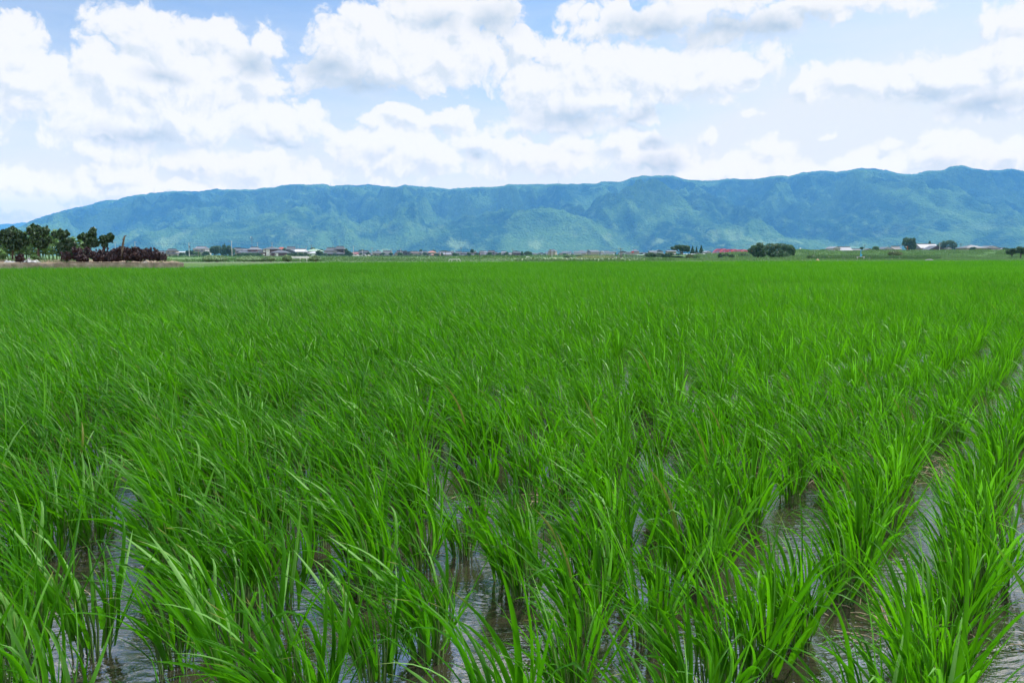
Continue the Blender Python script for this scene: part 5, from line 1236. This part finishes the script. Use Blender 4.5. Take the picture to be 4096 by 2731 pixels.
band('pale_grass', [(2300,1029),(2350,1025),(2440,1025),(2470,1029)], 230, 0, 8, 3000, 0.4, leafy('dry_grass', (0.12, 0.17, 0.05), (0.26, 0.28, 0.12), 0.3), 'patch of pale dry grass in front of the embankment', 42, cat='grass')
x, y, z = W(2219, 1032, 150); small('straw_heap', MB().tube([(0, 0, -0.1), (0, 0, 0.05), (0, 0, 0.18), (0, 0, 0.26)], [0.36, 0.33, 0.2, 0.05], 12), solid('straw', (0.36, 0.23, 0.12), 0.95, 0.3, 5), (x, y, 0.33), 'small tan straw heap behind the taro row', 'straw heap', True)
# dark bridge railing and small white frame
x0, x1 = W(2446, 1030, 230)[0], W(2582, 1030, 230)[0]; zt = W(2500, 1024.5, 230)[2]; e = empty('bridge_railing', ((x0+x1)/2, 230, 0), 0, 'dark railing of a small bridge left of the dark bushes', 'railing'); hl = (x1-x0)/2
MB().box(-hl, hl, 0, 0.3, -0.2, zt*0.45).build('parapet', solid('grey_concrete', (0.18, 0.18, 0.19), 0.9, 0.2, 1), e)
for zz in (zt, zt*0.72): MB().box(-hl, hl, 0.08, 0.18, zz-0.045, zz+0.045).build('rail', M_STEEL, e)
for i in range(9): q = -hl+0.1+i*(2*hl-0.2)/8; MB().box(q-0.05, q+0.05, 0.09, 0.17, zt*0.45+0.003, zt-0.05).build('post', M_STEEL, e)
x, y, z = W(2461, 1036, 120); k = PXM(120); zt = W(2461, 1028.5, 120)[2]
small('white_frame', MB().tube([(-4*k, 0, 0), (-4*k, 0, zt-0.33), (4*k, 0, zt-0.33), (4*k, 0, 0)], 0.035, 6), M_WHITE, (x, 120, 0.33), 'small white pipe frame at the right part of the taro row', 'pipe frame')
house(420, [(2549,2578,1020.5,1018,'gx','mint','green',8)], 'pale green shed at the left end of the dark bushes', windows=False, name='shed', cat='shed')
x, y, z = W(2531, 1006, 600); zb_ = W(2531, 1010.5, 600)[2]
e = empty('signboard', (x, 600, 0), 0, 'small red signboard on a pole above the far town', 'sign'); MB().box(-0.9, 0.9, -0.1, 0.1, zb_, z).build('board', solid('sign_red', (0.6, 0.03, 0.03), 0.6, 0.05), e); MB().tube([(0, 0, -0.2), (0, 0, zb_)], 0.12, 8).build('pole', M_STEEL, e)
# far town: one house of each kind, then copies
protoF = []
for v, (wc, rc, kind) in enumerate([('white', 'tile', 'gx'), ('cream', 'tile', 'hip'), ('cream', 'tile', 'gx'), ('grey', 'white', 'flat'), ('white', 'dark', 'gy')]):
    mb = MB(); mb.box(-5, 5, -4, 4, -0.5, 4.4); nw = len(mb.f); roof_mesh(mb, kind, -5, 5, -4, 4, 4.6, 6.6 if kind != 'flat' else 5.0, 0.6)
    o = mb.build('distant_house', WALLC[wc]); o.data.materials.append(ROOFC[rc])
    for p_ in o.data.polygons[nw:]: p_.material_index = 1
    protoF.append(o)
r_ = np.random.RandomState(8); townpx = np.sort(np.concatenate([r_.uniform(2090, 2640, 110), r_.uniform(1250, 2090, 40)]))
for k_ in range(150):
    px = r_.uniform(2090, 2640) if k_ < 100 else r_.uniform(1250, 2400)
    Y = r_.uniform(950, 1900) if k_ >= 40 else r_.uniform(1500, 3000)
    o = protoF[k_] if k_ < 5 else protoF[r_.randint(5)].copy()
    if k_ >= 5: COL.objects.link(o)
    px = townpx[k_]; o.location = ((px-2048)/F*Y, Y, 0 if Y < 2200 else 2); s_ = r_.uniform(0.6, 1.2); o.scale = (s_*r_.uniform(0.8, 1.3), s_, s_*r_.uniform(0.8, 1.1)); o.rotation_euler = (0, 0, r_.uniform(-0.5, 0.5))
    tag(o, '%s tiny house from the left in the hazy far town under the mountains' % nth(k_+1), 'house', 'tiny houses of the far town')
for k_ in range(26):
    px = 2120+k_*20+r_.uniform(-6, 6); Y = r_.uniform(900, 1400); vt(px, HOR-r_.uniform(0, 3.0), r_.uniform(4, 11), r_.uniform(2.5, 4.5), HOR+2, Y, '%s dark tree from the left among the tiny houses of the far town' % nth(k_+1), 160, 2.2, group='trees of the far town', branches=False)

# ================================================================== RIGHT: bushes, greenhouses, red bridge, grassy bank
for (a, b_, yt, lab, n_) in [(2578, 2622, 1008, 'dark bush at the left end of the row beside the pale green shed', 1100), (2612, 2660, 1009.5, 'dark bush, second of the row left of the flat-crowned tree', 1100), (2650, 2700, 1008, 'dark bush right in front of the flat-crowned tree', 1100), (2692, 2736, 1012, 'dark bush under the trunk of the flat-crowned tree', 900), (2728, 2760, 1015, 'small dark bush right of the flat-crowned tree', 700)]:
    mound(a, b_, yt, lab, n_, M_TREE, Y=300, zb=0.1, leaf=0.42, ybase=1030)
tree([(2700,994,16,6),(2722,987,22,7),(2745,990,16,8),(2735,998,20,7),(2690,991,8,3.5),(2752,1000,9,8),(2712,984,12,4)], [(2734,1029),(2733,1018),(2726,1008),(2718,1000)], 310, M_TREE, 'spreading flat-crowned tree left of the three conifers', 4200, 0.5, zb=0.1, trad=0.28)
for (cx, hw, yt, yb, lab) in [(2770, 10, 986, 1016, 'leftmost and widest of the three dark conifers'), (2786, 5.5, 989.5, 1016, 'small slim conifer in the middle of the three'), (2805, 11, 983.5, 1016, 'tallest dark conifer, right one of the three')]:
    L = [(cx + ((-1)**i)*hw*0.12*(1-i/8), yb-3-(yb-yt-4)*i/8, hw*(1.05-i/8.6), (yb-yt)*0.10) for i in range(9)]
    tree(L, [(cx, 1024), (cx, 1010), (cx, yt+5)], 430, M_TREE, lab, 1500, 0.6, name='conifer_tree', branches=False, up=0.3, zb=0)
band('low_trees', [(2765,1013),(2790,1012),(2820,1010),(2840,1013)], 440, 0, 6, 1500, 0.8, M_TREE, 'dark undergrowth joining the feet of the three conifers', 45, kind=None, cat='hedge', up=0.1, asp=0.6)
mound(2743, 2774, 1015, 'olive-green bush standing in front of the greenhouses', 1300, M_OLIVE, Y=190, zb=0.2, leaf=0.26, ybase=1036)
mound(2772, 2800, 1019, 'low green bush right of the olive bush', 900, M_BUSH, Y=200, zb=0.2, leaf=0.26, ybase=1036)
mound(2872, 2890, 1010, 'narrow dark bush at the right end of the greenhouses', 700, M_TREE, Y=230, zb=0.2, leaf=0.3, ybase=1033); mound(2888, 2917, 1012, 'round dark bush right of the narrow one', 900, M_TREE, Y=240, zb=0.2, leaf=0.3, ybase=1030); mound(2915, 2938, 1017, 'small dark bush below the red bridge', 700, M_TREE, Y=230, zb=0.2, leaf=0.3, ybase=1030)
mound(2950, 3000, 1013, 'wide dark bush at the left foot of the big dark tree', 1300, M_TREE, Y=240, zb=0.2, leaf=0.32, ybase=1031)
tree([(3022,992,20,12),(3040,984,16,10),(3012,1003,20,13),(3045,1002,20,14),(3028,1015,22,12),(3050,1018,14,10),(3035,977,9,6)], [(3032,1031),(3032,1015),(3030,1000)], 215, M_TREE, 'big rounded dark tree, nearer and left one of the pair beside the bank', 6500, 0.36, zb=0.3, trad=0.3)
tree([(3085,987,30,13),(3120,983,28,10),(3150,990,26,12),(3165,1000,16,14),(3075,1003,26,16),(3110,1003,32,18),(3145,1008,26,16),(3100,1018,30,12),(3135,1020,24,10),(3172,1010,9,12)], [(3115,1032),(3115,1018),(3112,1002)], 225, M_TREE, 'largest wide domed tree covered in creeper beside the bank', 9500, 0.36, zb=0.3, trad=0.35)
mound(3080, 3160, 1000, 'dark bush under the front of the widest domed tree', 2200, M_TREE, Y=212, zb=0.3, leaf=0.34, ybase=1031)
# greenhouses: three tunnels side by side
M_FILM = solid('greenhouse_film', (0.62, 0.64, 0.65), 0.35, 0.04, 0.4)
for i, (a, b_, lab) in enumerate([(2771, 2812, 'leftmost plastic tunnel greenhouse, half hidden by the olive bush'), (2812, 2847, 'middle white plastic tunnel greenhouse'), (2848, 2884, 'rightmost white plastic tunnel greenhouse')]):
    Yh = 330; xa, xb = W(a, 1020, Yh)[0], W(b_, 1020, Yh)[0]; hw = (xb-xa)/2; e = empty('greenhouse', ((xa+xb)/2, Yh, 0), 0.0, lab, 'greenhouse', None); zt = W(a, 1015.5, Yh)[2]; V = []; ns = 14; nl = 22
    for j in range(nl):
        for s_ in range(ns+1):
            th_ = PI*s_/ns; rb = 1 + 0.012*(j % 2)
            V.append((-hw*math.cos(th_)*0.97*rb - j*0.35, j*1.4, max(0, zt*(math.sin(th_)**0.6))*rb))
    np_mesh('cover', np.array(V), grid_faces(nl, ns+1), M_FILM, e, smooth=False)
    V = [(-hw*math.cos(PI*s_/ns)*0.955, 0.05, zt*(math.sin(PI*s_/ns)**0.6)*0.985) for s_ in range(ns+1)]
    MB().add(V, [tuple(range(ns+1))]).build('end_wall', M_FILM, e)
    MB().box(-0.9, 0.9, -0.02, 0.03, -0.1, 2.0).build('door', WALLC['grey'], e)
    for q in (-0.55, 0.0, 0.55): MB().box(q*hw-0.04, q*hw+0.04, -0.03, 0.04, -0.1, zt*0.86).build('frame', WALLC['grey'], e)
house(420, [(2818,2838,1010,1003.5,'gy','white','pale',8)], 'small house with a white gable behind the greenhouses')
house(600, [(2666,2700,1005,1002,'gx','cream','pale',8)], 'cream house half hidden by the flat-crowned tree')

# red arch bridge: four spans in a line going away to the right
M_RED = solid('bridge_red', (0.42, 0.007, 0.02), 0.5, 0.08, 0.3)
P0 = W(2848, 1014, 880); stp = Vector((W(2848+46, 1014, 937)[0]-P0[0], 57, 0)); e = empty('arch_bridge', (P0[0], P0[1], 0), 0, 'long red steel bridge with four arched truss spans, left of the big dark tree', 'bridge')
nrm = Vector((stp.y, -stp.x, 0)).normalized(); zd = W(2848, 1015, 880)[2]; L = stp.length
for k_ in range(4):
    s0 = stp*k_; sp_e = MB(); ah = 5.3
    for side in (0, 7.5):
        mb = MB(); o0 = s0 + nrm*side; d_ = stp.normalized(); n_ = 12; top = []; low = []
        for i in range(n_+1):
            t_ = i/n_; zz = ah*(1-(2*t_-1)**2)**0.8; top.append(o0 + d_*(1.2+t_*(L-2.4)) + Vector((0, 0, zd+zz))); low.append(o0 + d_*(1.2+t_*(L-2.4)) + Vector((0, 0, zd)))
        mb.tube(top, 0.30, 6); mb.tube(low, 0.25, 6)
        for i in range(1, n_): mb.tube([low[i], top[i]], 0.16, 4)
        for i in range(1, n_-1): mb.tube([low[i], top[i+1]] if i < n_/2 else [low[i+1], top[i]], 0.11, 4)
        mb.build('arch', M_RED, e)
    mb = MB()
    for i in range(2, 11):
        t_ = i/12; zz = zd+ah*(1-(2*t_-1)**2)**0.8; a = s0 + stp.normalized()*(1.2+t_*(L-2.4)) + Vector((0, 0, zz)); mb.tube([a, a+nrm*7.5], 0.18, 4)
    mb.build('brace', M_RED, e)
mb = MB(); d_ = stp.normalized(); a = Vector((0, 0, zd-0.9)) - d_*6; b_ = Vector((0, 0, zd-0.9)) + stp*4 + d_*6
q4 = [a-nrm*0.5, b_-nrm*0.5, b_+nrm*8, a+nrm*8]; mb.add([tuple(v) for v in q4]+[tuple(v+Vector((0, 0, 0.7))) for v in q4], [(0,3,2,1),(4,5,6,7),(0,1,5,4),(1,2,6,5),(2,3,7,6),(3,0,4,7)]); mb.build('deck', WALLC['grey'], e)
for k_ in range(5):
    a = stp*k_; mb = MB(); mb.tube([a+nrm*1+Vector((0, 0, -0.5)), a+nrm*1+Vector((0, 0, zd-0.9))], 0.9, 8); mb.tube([a+nrm*6.5+Vector((0, 0, -0.5)), a+nrm*6.5+Vector((0, 0, zd-0.9))], 0.9, 8); mb.build('pier', M_POLE, e)

# the grassy bank
crest = [(2700,1024),(2800,1020),(2870,1013),(2950,1010.5),(3050,1010),(3130,1004),(3180,999.5),(3230,1000.5),(3300,1006),(3400,1005),(3500,1004),(3600,1003),(3800,1002),(4096,1001),(4700,1000)]
bank(crest, 262, 34, 30, 0.1, M_BANK, nz=0.3)
for (nm, ln, Y, zb, dp, n_, lf, mt, lab, sd_, rp) in [
 ('bank_grass', [(p_, q_-0.5) for p_, q_ in crest], 258, None, 8, 0, 0, None, '', 50, 0)]: pass
# grass blades all over its slope
r_ = np.random.RandomState(51); n_ = 60000; px = r_.uniform(2720, 4500, n_); dyy = -r_.rand(n_)*34; pyc = np.interp(px, [q[0] for q in crest], [q[1] for q in crest])
zt = H-(pyc-HOR)/F*262; f_ = np.interp(-dyy, [0, 4.1, 13.6, 23.8, 34], [1, 0.93, 0.6, 0.25, 0]); x = (px-2048)/F*262; z = 0.1+(zt-0.1)*f_
tuft = 0.5+0.9*np.clip(perlin(x/5, dyy/3, 61)+0.4, 0, 1.2)
a = r_.normal(size=(n_, 3))*0.6; a[:, 2] = 1; a /= np.linalg.norm(a, axis=1, keepdims=True); b_ = np.cross(a, r_.normal(size=(n_, 3))); b_ /= np.linalg.norm(b_, axis=1, keepdims=True)
L = (0.42*tuft*r_.uniform(0.6, 1.3, n_))[:, None]; c = np.stack([x, 262+dyy, z+0.05], 1)
V = np.stack([c-b_*L*0.12, c+b_*L*0.12, c+a*L, c+a*L*0.98+b_*0.01], 1).reshape(-1, 3); V = np.stack([c-b_*L*0.18, c+b_*L*0.18, c+a*L+b_*L*0.03, c+a*L-b_*L*0.03], 1).reshape(-1, 3)
tag(np_mesh('bank_grass', V, np.arange(4*n_).reshape(-1, 4), M_GRASS, None, {'rnd': np.repeat(r_.rand(n_), 4)}), 'tall green grass covering the slope of the high bank at the right', 'grass', kind='stuff')
band('reeds', [(3225,1026),(3260,1020),(3330,1023),(3420,1021),(3550,1023),(3700,1022),(3745,1026)], 150, 0.2, 7, 16000, 0.30, M_REED, 'belt of tall dark reeds at the foot of the bank', 52, cat='reeds', up=0.6, asp=0.22)
band('reeds', [(2960,1033),(3000,1031),(3050,1032),(3150,1029),(3225,1028)], 160, 0.2, 6, 6000, 0.28, M_GRASS, 'lighter tall grass between the big trees and the reeds', 53, cat='grass', up=0.6, asp=0.22)
band('reeds', [(3740,1024),(3770,1023),(3820,1029),(4000,1033),(4200,1033)], 165, 0.2, 6, 5000, 0.28, M_GRASS, 'low mixed weeds at the foot of the bank near the right edge', 54, cat='weeds', up=0.6, asp=0.22)
mound(3551, 3610, 1002, 'round olive-yellow shrub growing on the bank slope', 3000, M_OLIVE, Y=236, zb=0.8, leaf=0.30, ybase=1023)
mound(3275, 3310, 997, 'dark flat bush on top of the bank left of the storehouse', 900, M_TREE, Y=268, zb=2.0, leaf=0.35, ybase=1007)
mound(3735, 3765, 1023, 'small dark weed clump at the bank foot right of the reeds', 700, M_REED, Y=160, zb=0.2, leaf=0.2, ybase=1034)
mound(3225, 3262, 1018, 'upright dark weed clump at the left end of the reeds', 900, M_REED, Y=150, zb=0.2, leaf=0.2, ybase=1038)
# trees on and behind the bank
tree([(3625,960,13,10),(3622,973,13,12),(3640,965,12,12),(3632,985,14,12),(3655,960,8,8),(3652,975,12,12),(3642,990,16,10),(3655,988,10,12)], [(3634,1010),(3634,995),(3632,975)], 470, M_TREE, 'tall dark tree with a broken outline behind the round road mirror', 3400, 0.8, zb=1.5, trad=0.5)
vt(3674, 982, 15, 9, 1008, 520, 'low dark tree right of the tall one, behind the long pale roof', 900, zb=1.5)
vt(3719, 973, 5.5, 8, 1006, 540, 'small pointed tree above the long pale roof', 350, zb=1.5, lumps=[(3719,978,5.5,5),(3719,973,4.5,4),(3719,968,2.6,3.5)])
tree([(3765,984,18,12),(3780,973,16,9),(3800,970,16,9),(3815,982,14,14),(3790,985,20,14),(3772,993,20,9),(3805,994,18,9)], [(3788,1008),(3788,995),(3788,982)], 520, M_TREE, 'big round dark tree behind the large utility pole', 3400, 0.8, zb=1.5, trad=0.5)
vt(3502, 994, 15, 9, 1010, 480, 'light green feathery tree between the dark shed and the white gable', 1500, mat=M_TREE2, zb=1.5)
vt(3447, 993, 7, 4.5, 1008, 470, 'small dark clipped tree left of the dark gabled shed', 500, zb=1.5); vt(3893, 993, 12, 6.5, 1008, 470, 'dark green bushy tree in front of the broad hipped roof', 900, zb=1.5); vt(4025, 996, 14, 4.5, 1008, 520, 'low tree top right of the last pale house', 500, zb=1.5)
tree([(4034,1005,10,6),(4050,999,13,6),(4058,1008,10,7),(4042,1012,16,6)], [(4046,1032),(4048,1024),(4048,1014)], 190, M_TREE, 'dark tree with a bare trunk near the right edge, left one of two', 2600, 0.32, zb=0.3, trad=0.22)
tree([(4078,993,12,6),(4094,1000,14,9),(4075,1005,10,8),(4100,1010,16,8),(4108,992,12,7)], [(4082,1033),(4083,1022),(4086,1008)], 185, M_TREE, 'dark tree at the right edge, right one of two', 3200, 0.32, zb=0.3, trad=0.22)
mound(4030, 4075, 1025, 'low bush under the two dark trees at the right edge', 600, M_BUSH, Y=185, zb=0.2, leaf=0.25, ybase=1034)

# blue pump on its concrete frame
Yq = 112.0; M_BLUE = solid('blue_paint', (0.04, 0.38, 0.70), 0.45, 0.05, 2); k = PXM(Yq)
xa, xb = W(3430, 1030, Yq)[0], W(3456, 1030, Yq)[0]; zf = W(3440, 1026, Yq)[2]
e = empty('concrete_frame', ((xa+xb)/2, Yq, 0.33), 0, 'pale concrete frame of two posts and a beam under the blue pump', 'concrete frame'); hl = (xb-xa)/2
MB().box(-hl-0.14, hl+0.10, -0.1, 0.1, zf-0.33-0.07, zf-0.33).build('beam', M_POLE, e)
for q in (-hl, hl-0.02): MB().box(q-0.06, q+0.06, -0.06, 0.06, -0.5, zf-0.33-0.073).build('post', M_POLE, e)
x = W(3443, 1020, Yq)[0]; zt = W(3443, 998, Yq)[2]; e = empty('water_pump', (x, Yq, zf), 0, 'bright blue pump column with a round valve on the concrete frame', 'water pump')
MB().tube([(0, 0, 0.0), (0, 0, 0.10), (0, 0, 0.11), (0, 0, zt-zf)], [0.075, 0.075, 0.05, 0.045], 8).build('column', M_BLUE, e)
MB().tube([(0, -0.02, 0.0), (0.04, -0.02, 0.12), (0.13, -0.02, 0.22)], [0.10, 0.085, 0.05], 8).build('valve', M_BLUE, e)
MB().tube([(0.10, -0.12, 0.20), (0.10, 0.06, 0.20)], 0.075, 12).build('wheel', M_BLUE, e)
MB().tube([(0, 0, -zf+0.1), (0, 0, -0.075)], 0.03, 6).build('pipe', M_STEEL, e)
# heaps and small things by the road
x, y, z = W(3171, 1043, 108); o = MB().tube([(0, 0, -0.05), (0, 0, 0.08), (0, 0, 0.2), (0.02, 0, 0.27)], [0.25, 0.22, 0.14, 0.04], 12).build('sand_heap', solid('sand', (0.36, 0.25, 0.16), 0.95, 0.2, 8), None, True); o.location = (x, float(edgeY(x))-0.2, 0.34); tag(o, 'small tan sand heap on the road edge below the big domed tree', 'sand heap')
x = W(2838, 1034, 150)[0]; o = MB().box(-0.4, 0.4, -0.3, 0.3, 0, 0.16).box(-0.35, 0.3, -0.25, 0.25, 0.163, 0.26).build('timber_pile', M_WOODP); o.location = (x, 150, 0.25); tag(o, 'dark timber pile in the grass in front of the greenhouses', 'timber pile')
o = MB().tube([(-0.45, 0, 0), (-0.2, 0.05, 0.03), (0.2, 0, 0.04), (0.5, 0, 0.0)], [0.03, 0.07, 0.08, 0.02], 7).build('grey_tarp', solid('tarp_grey', (0.28, 0.3, 0.32), 0.6, 0.2, 5)); x = W(3717, 1044, 93)[0]; o.location = (x, 93, 0.50); tag(o, 'small grey tarp lying on the rice at the right', 'tarp')
# masts on the mountain crest
for px, yt, lab in [(645, 760, 'thin radio mast on the left part of the mountain crest'), (1337, 736, 'thin radio mast on the crest left of the middle'), (2230, 729, 'small radio mast on the crest near the middle')]:
    u_ = (px-2048)/F/0.994; Yc_ = float(crestY(np.array([u_]))[0]); zc = (HOR-np.interp(px, sx_, sy_))/F*Yc_; zt = (HOR-yt)/F*Yc_
    e = empty('radio_mast', (u_*Yc_, Yc_, zc-8), 0, lab, 'radio mast'); MB().tube([(0, 0, -5), (0, 0, zt-zc+8)], [2.2, 0.9], 6).build('mast', M_STEEL, e)
    MB().box(-3, 3, -0.5, 0.5, zt-zc+2, zt-zc+3).build('crossarm', M_STEEL, e)
# white dome-shaped light on the bank
x, y, z = W(3201, 994.5, 300); MBs = MB().tube([(0, 0, z-0.25), (0, 0, z-0.1), (0, 0, z+0.1), (0, 0, z+0.25)], [0.12, 0.28, 0.28, 0.1], 10).tube([(0, 0, 0), (0, 0, z-0.2)], 0.05, 6); o = MBs.build('round_lamp', M_WHITE, None, True); o.location = (x, 300, 0); tag(o, 'small white round lamp on a thin post behind the peak of the bank', 'lamp')
hz = MB().box(-13500, 13500, -1000, 13500, -1.4, HAZE_TOP).build('haze', None)
m, t = new_mat('haze'); vol = t.node('ShaderNodeVolumePrincipled')
vol.inputs['Density'].default_value = HAZE_D; vol.inputs['Color'].default_value = (0.15, 0.47, 1.0, 1); vol.inputs['Anisotropy'].default_value = 0.0
o = t.node('ShaderNodeOutputMaterial'); t.l.new(vol.outputs[0], o.inputs['Volume']); hz.data.materials.append(m)
tag(hz, kind='stuff')
